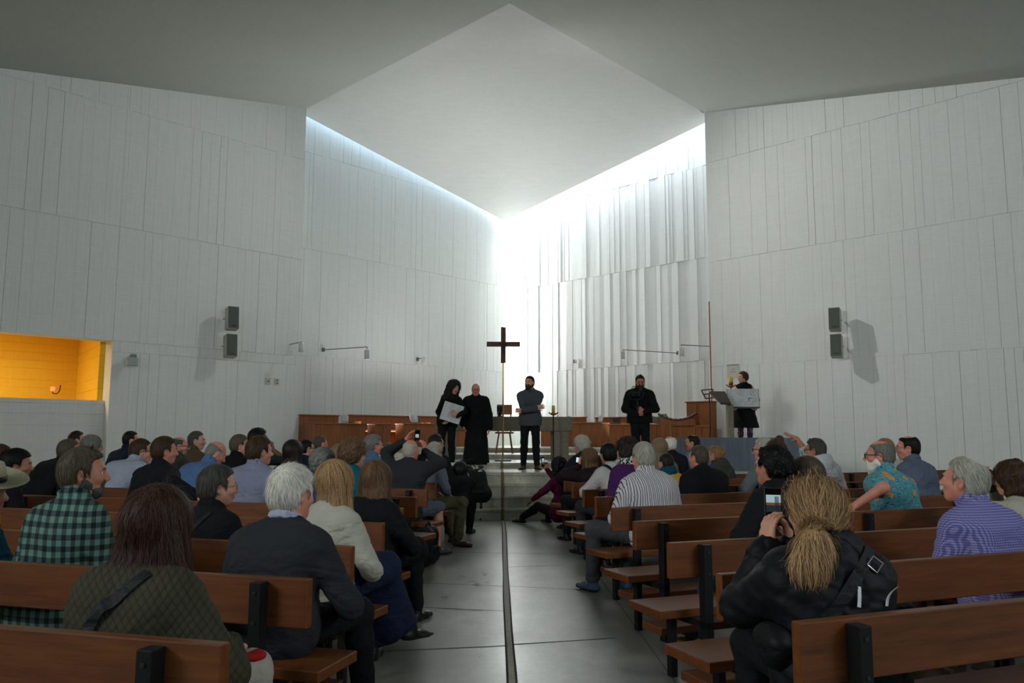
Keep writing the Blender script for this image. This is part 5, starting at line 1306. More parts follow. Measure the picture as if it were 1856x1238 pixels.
# ---------------------------------------------------------------- things in the chancel
def stone_mat():
    t = NT('exposed_aggregate_stone'); co = t.coords(); v = t.n('ShaderNodeTexVoronoi'); t.l(co, v.inputs['Vector']); v.inputs['Scale'].default_value = 75
    a = t.noise(co, 60, 4, .7); t.color(t.ramp(t.math('ADD', t.math('MULTIPLY', v.outputs['Distance'], .6), t.math('MULTIPLY', a, .6)), [(0.3, srgb(78,72,60)), (0.55, srgb(118,111,96)), (0.8, srgb(150,143,128))]))
    t.bump(a, .4, .006); return t.set(.8, 0, .3)
def slate_mat():
    t = NT('blue_grey_zinc_sheet'); co = t.coords(); a = t.noise(t.mapping(co, (5, 5, .5)), 2.2, 4, .6); b = t.noise(co, 4, 4)
    t.color(t.ramp(t.math('ADD', t.math('MULTIPLY', a, .7), t.math('MULTIPLY', b, .3)), [(0.3, srgb(84,92,104)), (0.55, srgb(104,112,122)), (0.75, srgb(134,142,150))])); return t.set(.45, .25, .4)
M_STONE = stone_mat(); M_ZINC = slate_mat()
M_DARKWOOD = wood_mat('dark_red_wood', srgb(60,32,22), srgb(92,54,38), (12, 12, 1.2), .5)
M_CANDLE = plain('yellow_beeswax', srgb(206,180,62), .5); M_CANDLE.node_tree.nodes['Principled BSDF'].inputs['Subsurface Weight'].default_value = .2
M_PAPER = plain('white_paper', srgb(206,208,210), .8, 0, .03); M_INK = plain('black_ink', srgb(34,34,38), .8, 0, .1); M_INKG = plain('grey_ink', srgb(128,130,134), .8, 0, .1)
M_LAMPW = plain('white_lamp_metal', srgb(205,206,202), .4); M_SPK = plain('dark_speaker_grille', srgb(84,92,84), .7, 0, .1, 200); M_SPKC = plain('grey_speaker_case', srgb(178,178,166), .6)
M_PLASTIC = plain('black_plastic', srgb(16,16,17), .4); M_IVORY = plain('ivory_plastic', srgb(196,196,180), .45)
M_RED = plain('red_enamel', srgb(176,30,24), .4)
# altar
YA = 17.05; aL, aR = PY(789, 755, YA)[0], PY(1037, 755, YA)[0]; zt = PY(912, 755, YA)[2]; zb = PY(912, 781, YA)[2]
al = thing('altar', ((aL+aR)/2, YA + .5, Z2), 0, 'long stone altar table with two block legs before the apse corner', 'altar')
hwid = (aR - aL)/2
mb = MB(); mb.box((-hwid, -.5, zb - Z2), (hwid, .5, zt - Z2), bev=.012); mb.build('altar_slab', M_STONE, al)
l0, l1 = PY(1003, 800, YA)[0] - (aL+aR)/2, PY(1031, 800, YA)[0] - (aL+aR)/2
for g in (-1, 1):
    a, b = sorted((g*l0, g*l1)); mb = MB(); mb.box((a, -.46, 0), (b, .46, zb - Z2), bev=.010); mb.build('altar_leg', M_STONE, al)
# processional cross in front of it
YC = 16.75; cx_ = PY(912.5, 620, YC)[0]; q = lambda y: PY(912.5, y, YC)[2]; px_m = YC/F
cr_ = thing('processional_cross', (cx_, YC, Z2), 0, 'dark wooden cross on a slender brass pole in front of the altar', 'cross')
mb = MB(); mb.box((-.052, -.02, q(658) - Z2), (.052, .02, q(593) - Z2), bev=.004); mb.build('upright', M_DARKWOOD, cr_)
mb = MB(); zc = q(624) - Z2; mb.box((-30.5*px_m, -.024, zc - .052), (30.5*px_m, .016, zc + .052), bev=.004); mb.build('crossbar', M_DARKWOOD, cr_)
mb = MB(); mb.tube([(0,0,.01),(0,0,q(655)-Z2)], .017, 12); mb.build('pole', M_BRASS, cr_)
mb = MB(); mb.box((-.17,-.13,0),(.17,.13,.035), bev=.006); mb.build('base_plate', plain('pale_steel', srgb(150,150,146), .35, .7), cr_)
FG = Field(); FG.rc((0,-.035,zc-.20),(0,-.035,zc-.02),.016,.024,None,1,.02); FG.rc((0,-.035,zc),(0,-.035,zc+.05),.016,.018,None,1,.02)
for g in (-1,1): FG.rc((0,-.035,zc-.02),(g*.09,-.035,zc+.02),.012,.008,None,1,.02)
v, f = FG.mesh(.006); obj('bronze_figure', v, f, plain('dark_bronze', srgb(48,50,46), .5, .6), cr_, True)
# candle on a tall stand
def candle_stand(px, ytop, ymid, ydish, Y, z, label, rpx, stem):
    p = PY(px, ydish, Y); m = Y/F
    c = thing('candle_stand', (p[0], Y, z), 0, label, 'candle')
    mb = MB(); mb.lathe([(rpx*m, p[2]-z+.012), (rpx*m, PY(px,ytop,Y)[2]-z-.01), (rpx*m*.8, PY(px,ytop,Y)[2]-z)], n=18); mb.build('candle', M_CANDLE, c, True)
    mb = MB(); mb.tube([(0,0,PY(px,ytop,Y)[2]-z-.005),(0,.003,PY(px,ytop,Y)[2]-z+.02)], .003, 6); mb.build('wick', M_BLACK, c)
    mb = MB(); n_ = 9
    for i in range(n_ - 1):
        a, b = [(-1 + 2*j/(n_-1)) for j in (i, i+1)]; mb.tube([(a*8.5*m, 0, p[2]-z-.035+.035*a*a*1.6), (b*8.5*m, 0, p[2]-z-.035+.035*b*b*1.6)], .014, 8)
    mb.lathe([(.05, p[2]-z-.03), (.055, p[2]-z), (.04, p[2]-z+.012)], n=16); mb.build('dish', M_BRASS, c, True)
    mb = MB(); mb.tube([(0,0,0.01),(0,0,p[2]-z-.02)], .014, 10); mb.lathe([(.13,0),(.13,.012),(.03,.03)], n=20); mb.build('stem', M_BLACK, c)
    return c
candle_stand(1003, 735, 742, 749, 16.8, Z2, 'thick yellow candle on a black stem beside the altar', 2.9, True)
# black carved piece on the altar, and the wooden chair behind it
p = PY(906, 752, YA + .15); m = (YA+.15)/F
b = thing('icon_stand', (p[0], YA + .15, zt), 0, 'small black upright case with a carved foot on the altar', 'ornament')
mb = MB(); mb.box((-5.5*m,-.05,9*m),(5.5*m,.05,19*m), bev=.006); mb.build('case', M_PLASTIC, b)
mb = MB(); mb.lathe([(.05,0),(.06,.008),(.022,.03),(.040,.05),(.052,.072),(.030,.095),(.018,9*m)], n=12); mb.build('foot', M_BLACK, b, True)
YH = 19.2; p = PY(914, 800, YH); m = YH/F
ch = thing('wooden_chair', (p[0], YH, Z3), math.radians(180), 'brown wooden chair with splayed legs standing behind the altar', 'chair')
zz = lambda y: PY(914, y, YH)[2] - Z3
mb = MB(); mb.box((-13.5*m, .20, zz(752)), (13.5*m, .23, zz(734)), bev=.006); mb.build('backrest', M_STALL, ch)
mb = MB(); mb.box((-.22,-.22,zz(783)-.04),(.22,.22,zz(783)), bev=.006); mb.build('seat', M_STALL, ch)
for gx in (-1,1):
    mb = MB(); mb.tube([(gx*.15, .215, zz(783)-.02),(gx*.15,.215,zz(742))], .016, 8); mb.build('back_post', M_STALL, ch)
    for gy in (-1,1): mb = MB(); mb.tube([(gx*.13, gy*.17, zz(783)-.03),(gx*.20, gy*.20, 0.0)], .020, 8); mb.build('leg', M_STALL, ch)
# choir stalls along both apse walls
WL = CL; wall_off = lambda o: WL + np.array([S2, -S2])*o; WRp = CR; wallr_off = lambda o: WRp + np.array([-S2, -S2])*o
def hit(px, py, side, o):
    p, d = (wall_off(o), dL) if side == 'L' else (wallr_off(o), dR)
    return on_line(px, py, p, d)
def stall_piece(name, label, side, o, px0, px1, ytop, parts, group, cat):
    a = hit(px0, ytop, side, o); b = hit(px1, ytop, side, o)
    u = unit((b - a)[:2]); L = np.linalg.norm((b - a)[:2]); zt_ = (a[2] + b[2])/2; z0 = Z4 if min(a[1], b[1]) > 20.1 else Z3
    r = thing(name, (a[0], a[1], z0), math.atan2(u[1], u[0]), label, cat, group)
    for nm, x0, x1, y0, y1, za, zb_ in parts(L, zt_ - z0):
        mb = MB(); mb.box((x0, y0, za), (x1, y1, zb_), bev=.005); mb.build(nm, M_STALL, r)
    return r
stall_parts = lambda L, h: [('back_panel', 0, L, 0, .035, 0, h), ('top_rail', -.02, L+.02, -.03, .05, h, h + .035), ('seat', .03, L-.03, -.46, 0, .40, .44), ('end_panel', -.02, .02, -.50, 0, 0, .66), ('end_panel', L-.02, L+.02, -.50, 0, 0, .66)]
def desk_parts(L, h):
    n = max(2, int(L/.34)); out = [('desk_top', -.03, L+.03, -.04, .34, h - .03, h)]
    for i in range(n): out.append(('front_board', L*i/n, L*(i+1)/n - .004, 0, .03, 0, h - .03))
    return out + [('end_panel', -.02, .015, .0, .32, 0, h - .03), ('end_panel', L-.015, L+.02, .0, .32, 0, h - .03)]
for px0, px1, y, lab in ((543, 614, 754, 'leftmost wooden choir stall back, at the edge of the left nave wall'), (633, 746, 755, 'wooden choir stall back on the left wall, middle of three'), (759, 842, 757, 'wooden choir stall back behind the curly-haired woman and the monk')):
    stall_piece('choir_stall', lab, 'L', .55, px0, px1, y, stall_parts, 'choir stalls', 'stall')
for px0, px1, y, lab in ((572, 662, 767, 'left choir desk of upright boards nearest the nave wall'), (681, 708, 767.5, 'narrow choir desk between two longer ones on the left'), (732, 850, 768, 'left choir desk of upright boards behind the curly-haired woman')):
    stall_piece('choir_desk', lab, 'L', 1.75, px0, px1, y, desk_parts, 'choir desks', 'desk')
stall_piece('choir_stall', 'wooden choir stall back seen right of the candle', 'R', .55, 1005, 1062, 758, stall_parts, 'choir stalls', 'stall')
stall_piece('choir_stall', 'wooden choir stall back left of the man in black', 'R', .55, 1079, 1146, 758, stall_parts, 'choir stalls', 'stall')
stall_piece('choir_desk', 'choir desk with red-brown boards showing under and beside the altar', 'R', 1.75, 981, 1090, 766, desk_parts, 'choir desks', 'desk')
stall_piece('choir_desk', 'choir desk behind the man in black', 'R', 1.75, 1105, 1214, 769, desk_parts, 'choir desks', 'desk')
# organ console by the right edge of the apse
a = hit(1244, 728, 'R', 1.6); b = hit(1287, 728, 'R', 1.6); u = unit((b-a)[:2]); L = np.linalg.norm((b-a)[:2]); h = a[2] - Z3
og = thing('organ_console', (a[0], a[1], Z3), math.atan2(u[1], u[0]), 'tall brown wooden organ console at the right edge of the apse', 'organ')
mb = MB(); mb.box((0,0,0),(L,.5,h-.03), bev=.006); mb.build('case', M_STALL, og)
for i in range(2): mb = MB(); mb.box((.05+i*L/2,-.015,h*.52),(L/2*(i+1)-.03,.0,h-.10), bev=.004); mb.build('door_panel', M_STALL, og)
mb = MB(); mb.box((-.03,-.04,h-.03),(L+.03,.52,h), bev=.005); mb.build('lid', M_STALL, og)
a2 = hit(1219, 771, 'R', 1.9); L2 = np.linalg.norm((hit(1291, 771, 'R', 1.9)-a2)[:2]); h2 = a2[2]-Z3
ob = thing('organ_screen', (a2[0], a2[1], Z3), math.atan2(u[1], u[0]), 'low wooden screen in front of the organ console', 'screen')
for i in range(4): mb = MB(); mb.box((L2/4*i,0,0),(L2/4*(i+1)-.012,.03,h2-.05), bev=.003); mb.build('board', M_STALL, ob)
mb = MB(); mb.box((-.02,-.02,h2-.05),(L2,.05,h2), bev=.004); mb.build('rail', M_STALL, ob)
p = hit(1216, 765, 'R', 2.2); c = thing('brass_post', (p[0], p[1], Z3), 0, 'thin brass post at the left end of the organ screen', 'post')
mb = MB(); mb.tube([(0,0,0),(0,0,p[2]-Z3)], .022, 10); mb.build('pole', M_BRASS, c); mb = MB(); mb.lathe([(.07,0),(.07,.015),(.025,.03)]); mb.build('base', M_BRASS, c)
# loose things on the desks
def on_desk(px, y, o=1.6): return hit(px, y, 'R', o)
p = on_desk(1192, 768); c = thing('sheet_music', (p[0], p[1], p[2]), math.radians(-40), 'open grey scores and loose sheets lying on the choir desk', 'papers')
for i, (dx, dz, r) in enumerate(((-.15,.0,.2),(.10,.02,-.3),(.22,.0,.5))):
    mb = MB(); mt = Matrix.Translation((dx, .1, .10+dz)) @ Matrix.Rotation(r, 4, 'Y') @ Matrix.Rotation(-.9, 4, 'X'); mb.box((-.16,-.12,-.006),(.16,.12,.006), mat=mt); mb.build('sheet', plain('grey_score_paper', srgb(150,148,138), .8), c)
p = on_desk(1228, 760, 1.9); c = thing('carved_bench_top', (p[0], p[1], p[2]), math.radians(-45), 'curved dark wooden top rail curling up at both ends left of the organ', 'rail')
mb = MB(); K = 9
for i in range(K-1):
    s0, s1 = [-1+2*j/(K-1) for j in (i,i+1)]; mb.tube([(s0*.55,0,-.02+.16*s0*s0),(s1*.55,0,-.02+.16*s1*s1)], .035, 8)
mb.build('rail', M_DARKWOOD, c, True); mb = MB(); mb.box((-.5,-.02,-.75),(.5,.02,0), bev=.005); mb.build('panel', M_STALL, c)
p = on_desk(1113, 765); c = thing('laptop', (p[0], p[1], p[2]), math.radians(-50), 'small dark laptop open on the choir desk left of the man in black', 'laptop')
mb = MB(); mb.box((-.13,-.09,0),(.13,.09,.012)); mb.build('base', M_PLASTIC, c); mb = MB(); mb.box((-.13,.08,.012),(.13,.095,.13), mat=Matrix.Rotation(-.25,4,'X')); mb.build('screen', M_GLASSY, c)
for px, side in ((625, 'L'), (748, 'L'), (1028, 'R'), (1088, 'R')):
    p = hit(px, 764, side, 1.55); c = thing('hymn_book', (p[0], p[1], p[2] - .005), math.radians(45 if side == 'L' else -45), {625: 'pale book propped on the left choir desk nearest the nave wall', 748: 'pale book on the choir desk left of the curly-haired woman', 1028: 'slim pale book on the desk right of the candle', 1088: 'slim pale book at the end of the right choir desk'}[px], 'book', 'books on the choir desks')
    mb = MB(); mb.box((-.07,-.015,0),(.07,.012,.17), mat=Matrix.Rotation(-.3,4,'X'), bev=.003); mb.build('cover', plain('pale_book_cover', srgb(186,188,186), .6), c)
    mb = MB(); mb.box((-.066,-.011,.003),(.072,.008,.167), mat=Matrix.Rotation(-.3,4,'X')); mb.build('pages', M_PAPER, c)
# ambo: parapet, floor, lectern, paschal candle
pA, pB, pC = PY(1219,792,15.63), PY(1305,793,14.9), PY(1448,793,14.6)
am = thing('ambo', (pB[0], pB[1], 0), 0, 'blue-grey sheet-clad ambo parapet in front of the woman with the board', 'ambo')
def slabw(a, b, h, th, nm):
    u = unit((b-a)[:2]); n_ = np.array([-u[1], u[0]])*th; a2, b2 = a[:2]-pB[:2], b[:2]-pB[:2]
    mb = MB(); mb.prism([tuple(a2), tuple(b2), tuple(b2+n_), tuple(a2+n_)], 0, h); mb.build(nm, M_ZINC, am)
slabw(pA, pB, pB[2], .12, 'side_panel'); slabw(pB, pC, pB[2]-.002, .12, 'front_panel')
mb = MB(); mb.prism([tuple(np.array(q)-pB[:2]) for q in ((3.6,15.7),(4.2,15.0),(5.6,14.75),(6.0,16.4),(5.4,18.6),(4.2,17.4))], Z1-.02, ZAMBO); mb.build('platform', M_STEP, am)
YL = 16.35; p = PY(1322, 735, YL); ld = thing('lectern', (p[0], YL, ZAMBO), 0, 'dark brown slanted lectern top on a concrete post, left of the woman with the board', 'lectern')
mb = MB(); mb.box((-.05,-.05,0),(.07,.10,p[2]-ZAMBO+.02), bev=.006); mb.build('post', M_STONE, ld)
zl = PY(1300,711,YL)[2]-ZAMBO; zl2 = PY(1300,734,YL)[2]-ZAMBO; xl = PY(1291,711,YL)[0]-p[0]; xl2 = PY(1303,734,YL)[0]-p[0]
mb = MB(); v = [(xl,.25,zl),(.0,.25,zl),(.0,-.15,zl2),(xl2,-.15,zl2)]; mb.add(v+[(x,y+.03,z+.035) for x,y,z in v], [(0,1,2,3),(7,6,5,4),(0,4,5,1),(1,5,6,2),(2,6,7,3),(3,7,4,0)]); mb.build('slanted_top', plain('dark_stained_wood', srgb(44,28,20), .5), ld)
c = candle_stand(1325, 684, 690, 699, 17.9, ZAMBO - .0, 'yellow candle with a brown band on a stand behind the lectern', 3.8, True)
mb = MB(); m = 17.9/F; z0 = PY(1325,699,17.9)[2]-ZAMBO; mb.lathe([(4.0*m, z0+.012),(4.0*m, z0+.075)], n=18); mb.build('brown_band', plain('brown_glass', srgb(120,62,24), .3), c, True)
# small things on the nave walls
def wall_pt(px, py, side, d=0.0):
    if side == 'L': return on_line(px, py, EL + np.array([S2,-S2])*d, dL)
    return on_line(px, py, ER + np.array([-S2,-S2])*d, dR)
p = wall_pt(1329, 673, 'R', .012); c = thing('notice_sheet', tuple(p), math.radians(-45), 'cream notice sheet fixed to the white wall above the candle', 'notice')
mb = MB(); m = p[1]/F*1.35; mb.box((-9*m,-.003,-9*m),(9*m,.003,9*m)); mb.build('sheet', plain('cream_paper', srgb(196,194,182), .8, 0, .03), c)
mb = MB(); mb.box((-9*m,-.006,8.2*m),(9*m,-.0035,9*m)); mb.build('top_bar', M_BLACK, c)
for i, (a, b_, z) in enumerate(((-2,2,2.4),(-4,0,-1.2),(0,4,-1.0))): mb = MB(); mb.box((a*m,-.005,z*m),(b_*m,-.0035,(z+.7)*m)); mb.build('print', M_INKG if i else M_RED, c)
for px, py, lab, n_ in ((486, 691, 'ivory switch plate with one rocker, left of the pair on the left wall', 1), (502, 692, 'ivory socket plate with two openings, right of the pair on the left wall', 2)):
    p = wall_pt(px, py, 'L', .010); m = p[1]/F
    c = thing('wall_switch', tuple(p), math.radians(45), lab, 'switch')
    mb = MB(); mb.box((-4.6*m,-.008,-6*m),(4.6*m,.006,6*m), bev=.003); mb.build('plate', M_IVORY, c)
    for i in range(n_): zc_ = 0 if n_ == 1 else (i-.5)*5*m; mb = MB(); mb.box((-1.6*m,-.013,zc_-1*m),(1.6*m,-.007,zc_+1*m)); mb.build('rocker', plain('dark_grey_plastic', srgb(88,86,80), .5), c)
p = wall_pt(240, 655, 'L', .26); m = p[1]/F; c = thing('emergency_light', tuple(p), math.radians(42), 'pale grey box lamp on a bracket, right of the yellow opening', 'lamp')
mb = MB(); mb.box((-10*m,-.05,-8*m),(9*m,.08,7*m), bev=.01); mb.build('housing', plain('pale_grey_metal', srgb(158,170,166), .5), c)
mb = MB(); mb.box((-2*m,-.03,6*m),(6*m,.10,13*m), bev=.006); mb.tube([(0,.02,7*m),(0,.16,10*m)], .02, 8); mb.build('bracket', plain('grey_bracket', srgb(120,126,120), .5), c)
for side, pts, yaw in (('L', (((421,577), 'upper'), ((418,627), 'lower')), 34), ('R', (((1513,579), 'upper'), ((1516,627), 'lower')), -30)):
    for (px, py), w_ in pts:
        p = wall_pt(px, py, side, .42); m = p[1]/F
        c = thing('loudspeaker', tuple(p), math.radians(yaw), 'grey wall loudspeaker, %s of the two on the %s wall' % (w_, 'left' if side == 'L' else 'right'), 'loudspeaker', 'wall loudspeakers')
        tl_ = Matrix.Rotation(math.radians(-6), 4, 'X')
        mb = MB(); mb.box((-10*m,-.10,-21*m),(10*m,.16,21*m), bev=.012, mat=tl_); mb.build('case', M_SPKC, c)
        mb = MB(); mb.box((-9.3*m,-.108,-20*m),(9.3*m,-.09,20*m), bev=.004, mat=tl_); g_ = mb.build('grille', M_SPK, c)
        mb = MB(); mb.box((-4*m,-.112,-16.5*m),(5*m,-.107,-15*m), mat=tl_); mb.build('badge', M_PLASTIC, g_)
        mb = MB(); gx = -1 if side == 'L' else 1; mb.tube([(0,.12,0),(gx*.10,.36,.02)], .018, 8); mb.build('bracket', M_SPKC, c)
# swing-arm wall lamps of the apse
def wall_lamp(px_b, py_b, px_s, py_s, side, reach, label, hpx=17, wpx=9.5):
    o = .03; pb = hit(px_b, py_b, side, o); d = np.array([S2,-S2]) if side == 'L' else np.array([-S2,-S2])
    pe = np.array([pb[0]+d[0]*reach, pb[1]+d[1]*reach]); k = ray(px_s, py_s); 
    # the shade hangs on the sight line of its pixel at the arm's reach from the wall
    p_, dd = (wall_off(o+reach), dL) if side == 'L' else (wallr_off(o+reach), dR); ps = on_line(px_s, py_s, p_, dd); m = ps[1]/F
    c = thing('wall_lamp', tuple(pb), 0, label, 'lamp', 'swing-arm wall lamps')
    e = ps - pb; top = e + V(0,0,hpx*m/2)
    mb = MB(); mb.tube([(0,0,0), tuple(top*np.array([1,1,0])+V(0,0,top[2]*.5)), tuple(top + V(0,0,.02))], .011, 8); mb.build('arm', plain('grey_arm_metal', srgb(110,112,110), .4, .6), c)
    mb = MB(); mb.lathe([(.04,-.05),(.04,.05)], n=12); mb.build('wall_bracket', plain('grey_arm_metal', srgb(110,112,110), .4, .6), c)
    mb = MB(); r = wpx*m/2; n_ = 20; mb.lathe([(r*.96, -hpx*m/2), (r, -hpx*m/2+.004), (r, hpx*m/2-.01), (r*.85, hpx*m/2)], c=tuple(e), n=n_); mb.build('shade', M_LAMPW, c, True)
wall_lamp(508, 628, 546, 629, 'L', 1.3, 'white cylinder lamp peeping past the edge of the left nave wall')
wall_lamp(586, 634, 665, 643, 'L', 1.95, 'white cylinder lamp at the end of a long arm, left apse wall')
wall_lamp(757, 651, 768, 655, 'L', .35, 'white cylinder lamp close to the left apse wall, left of the cross', 15, 8.5)
wall_lamp(1040, 655, 1051, 660, 'R', .35, 'pale lamp close to the right apse wall, above the candle', 15, 8.5)
wall_lamp(1228, 640, 1129, 644, 'R', 1.95, 'pale cylinder lamp on a long arm above the man in black', 16, 8.5)
wall_lamp(1310, 629, 1235, 638, 'R', 1.6, 'pale cylinder lamp left of the right nave wall edge', 18, 10.5)
# upright red-brown board at the edge of the right apse wall
p = hit(1287.5, 547, 'R', .9); c = thing('wooden_screen_edge', (p[0], p[1], Z3), math.radians(-45), 'tall narrow red-brown board standing at the right edge of the apse', 'board')
mb = MB(); mb.box((-.02,-.06,0),(.07,.06,p[2]-Z3), bev=.004); mb.build('board', plain('red_brown_wood', srgb(134,74,52), .5), c); mb = MB(); mb.box((-.04,-.10,0),(.09,.10,.05), bev=.004); mb.build('foot', M_DARKWOOD, c)
p = PY(1281, 715, 18.6); c = thing('music_stand', (p[0], 18.6, Z3), math.radians(-20), 'dark wooden openwork music stand above the organ console', 'stand')
mb = MB(); h = p[2]-Z3
for a, b_ in (((-.12,0,h+.10),(.14,0,h+.12)),((-.12,0,h+.10),(-.02,-.06,h-.10)),((.14,0,h+.12),(.16,-.06,h-.08)),((-.02,-.06,h-.10),(.16,-.06,h-.08)),((-.07,-.03,h),(.15,-.03,h+.02))): mb.tube([a, b_], .016, 6)
mb.build('frame', M_DARKWOOD, c); mb = MB(); mb.tube([(.06,0,0),(.06,-.03,h)], .018, 8); mb.build('stem', M_DARKWOOD, c)
# sanctuary lamp in the yellow passage
p = on_line(95, 706, lw(0, -2.2), dL); c = thing('sanctuary_lamp', (p[0], p[1], p[2]), 0, 'little red glowing lamp on a hooked bracket in the yellow passage', 'lamp')
mb = MB(); mb.lathe([(.02,-.04),(.045,-.02),(.05,.03),(.035,.06)], n=14)
t = NT('glowing_red_glass'); t.color(srgb(200,40,20)); t.b.inputs['Emission Color'].default_value = (1, .12, .04, 1); t.b.inputs['Emission Strength'].default_value = 1.2; t.set(.2); mb.build('glass', t.mat, c, True)
mb = MB(); mb.tube([(0,0,-.04),(.02,0,-.09),(.10,.02,-.09),(.13,.05,-.02),(.13,.07,.10)], .012, 8); mb.build('bracket', M_BLACK, c)
# ---------------------------------------------------------------- things people hold or carry
def phone(K, a, b, nrm, label, w=.072, h=.15, screen=None):
    """a phone in body space: centre a, long axis b, screen normal nrm"""
    o = thing('smartphone', tuple(wpt(K, a)), 0, label, 'phone')
    z = unit(rotz(K['ang']) @ unit(b)); n_ = rotz(K['ang']) @ unit(nrm); n_ = unit(n_ - z*n_.dot(z)); x = np.cross(z, n_)
    M = np.stack([x, n_, z], 1); to = Matrix(M.tolist()).to_4x4()
    mb = MB(); mb.box((-w/2,-.0045,-h/2),(w/2,.0045,h/2), bev=.002, mat=to); mb.build('case', M_PLASTIC, o)
    mb = MB(); mb.box((-w/2+.003,.0046,-h/2+.006),(w/2-.003,.0056,h/2-.006), mat=to); mb.build('screen', M_GLASSY, o)
    if screen:
        for nm, x0, x1, z0, z1, m in screen: mb = MB(); mb.box((x0*w,.0057,z0*h),(x1*w,.0060,z1*h), mat=to); mb.build(nm, m, o)
    return o
def glow(name, c, e=.5):
    t = NT(name); t.color((c[0]*.3, c[1]*.3, c[2]*.3, 1)); t.b.inputs['Emission Color'].default_value = c; t.b.inputs['Emission Strength'].default_value = e; return t.set(.15)
G_SKY = glow('screen_pale_blue', srgb(150,176,180), .35); G_BROWN = glow('screen_brown', srgb(120,70,50), .3); G_DARK = glow('screen_dark', srgb(30,44,50), .3); G_WH = glow('screen_white', srgb(200,220,224), .4)
K = K_['phonew']; w_ = (K['arms'][-1][1] + K['arms'][1][1])/2
pc = bpt(K, PY(1401, 918, wpt(K, w_)[1] + .06))
PHC = pc
phone(K, pc, (.03,.05,1), (.0,-1,.05), 'phone held up by the blonde woman in the shell jacket, preview on screen', .075, .155,
      [('preview_sky', -.42, .42, .10, .30, G_SKY), ('preview_wall', -.42, .42, .03, .10, G_BROWN), ('preview_crowd', -.42, .42, -.14, .03, G_DARK), ('preview_figure', .08, .32, -.10, .26, G_DARK), ('shutter_button', -.08, .08, -.33, -.26, G_WH), ('thumbnail', -.34, -.22, -.33, -.27, G_WH)])
K = K_['phoneman']; w_ = (K['arms'][-1][1] + K['arms'][1][1])/2; phone(K, bpt(K, PY(756.5, 789, wpt(K, w_)[1] + .05)), (.05,.02,1), (0,-1,-.05), 'phone raised in both hands above the bald head', .072, .135, [('preview', -.3, .3, -.2, .1, G_SKY)])
K = K_['floor']; w_ = K['arms'][1][1]; phone(K, bpt(K, PY(984, 837, wpt(K, w_)[1] - .03)), (-.12,0,1), (.1,-1,.1), 'phone held up by the woman on the floor, bright scene on screen', .075, .15, [('preview', -.35, .35, -.1, .35, G_SKY), ('preview_dark', -.2, .2, -.35, .0, G_DARK)])
K = K_['maroon']; phone(K, bpt(K, PY(1046, 836, wpt(K, K['arms'][-1][1])[1])), (.1,0,1), (.3,-1,.1), 'phone lifted beside the straight brown hair', .07, .14, [('preview', -.35, .35, -.1, .35, G_WH)])
# drawing boards
def board(K, c, w, h, tilt, yaw, label, dark_edge):
    o = thing('drawing_board', tuple(c), math.radians(yaw), label, 'board')
    R_ = Matrix.Rotation(math.radians(tilt), 4, 'Y') @ Matrix.Rotation(math.radians(-8), 4, 'X')
    mb = MB(); mb.box((-w/2,-.004,-h/2),(w/2,.004,h/2), mat=R_); mb.build('sheet', M_PAPER, o)
    mb = MB(); mb.box((-w/2-.01,.005,-h/2-.035 if dark_edge else -h/2),(w/2+.012,.014,h/2), mat=R_); mb.build('backing', plain('dark_grey_board', srgb(66,72,78), .6), o)
    def ln(nm, pts, r=.0035, m=None):
        mb = MB()
        for (x0,z0),(x1,z1) in zip(pts[:-1], pts[1:]): 
            L_ = math.hypot((x1-x0)*w, (z1-z0)*h); a_ = math.atan2((z1-z0)*h, (x1-x0)*w)
            mt = R_ @ Matrix.Translation((x0*w, -.0052, z0*h)) @ Matrix.Rotation(-a_, 4, 'Y'); mb.box((0,-.0006,-r/2),(L_,.0006,r/2), mat=mt)
        mb.build(nm, m or M_INK, o)
    rnd = random.Random(4 if dark_edge else 5)
    for cx0, cz0 in ((-.06,.28),(.32,.28)):
        pts = [(cx0+.11*math.cos(a)*(1-.1*rnd.random()), cz0+.17*math.sin(a)*(1-.2*rnd.random())) for a in np.linspace(0.3, 5.6, 12)]; ln('plan_drawing', pts)
        ln('plan_drawing', [(cx0-.06,cz0-.12),(cx0,cz0+.1),(cx0+.05,cz0-.06),(cx0+.02,cz0+.04)])
    ln('floor_plan', [(.05,-.25),(.05,-.38),(.30,-.38),(.30,-.20),(.42,-.20),(.42,-.05),(.18,-.05),(.18,-.25),(.05,-.25)])
    ln('thick_wall', [(.17,-.18),(.17,-.02),(.27,-.02)], .010)
    for i in range(5): ln('text_line', [(-.46, .40-.16*i),(-.32-.02*(i % 2), .40-.16*i)], .004, M_INKG)
    for i in range(4): ln('text_block', [(-.18,-.12-.06*i),(.0-.03*(i==3),-.12-.06*i)], .004, M_INKG)
    return o
K = K_['ambo']; c = PY(1347, 721, wpt(K, K['arms'][1][1])[1] - .13); m = c[1]/F; board(K, c, 56*m, 33*m, 0, -3, 'landscape board with plan drawings held by the woman at the ambo', True)
K = K_['curly']; c = PY(819, 748, wpt(K, K['chest'])[1] - .30); m = c[1]/F; board(K, c, 36*m, 34*m, 17, 4, 'tilted sheet with plan drawings held by the curly-haired woman', False)
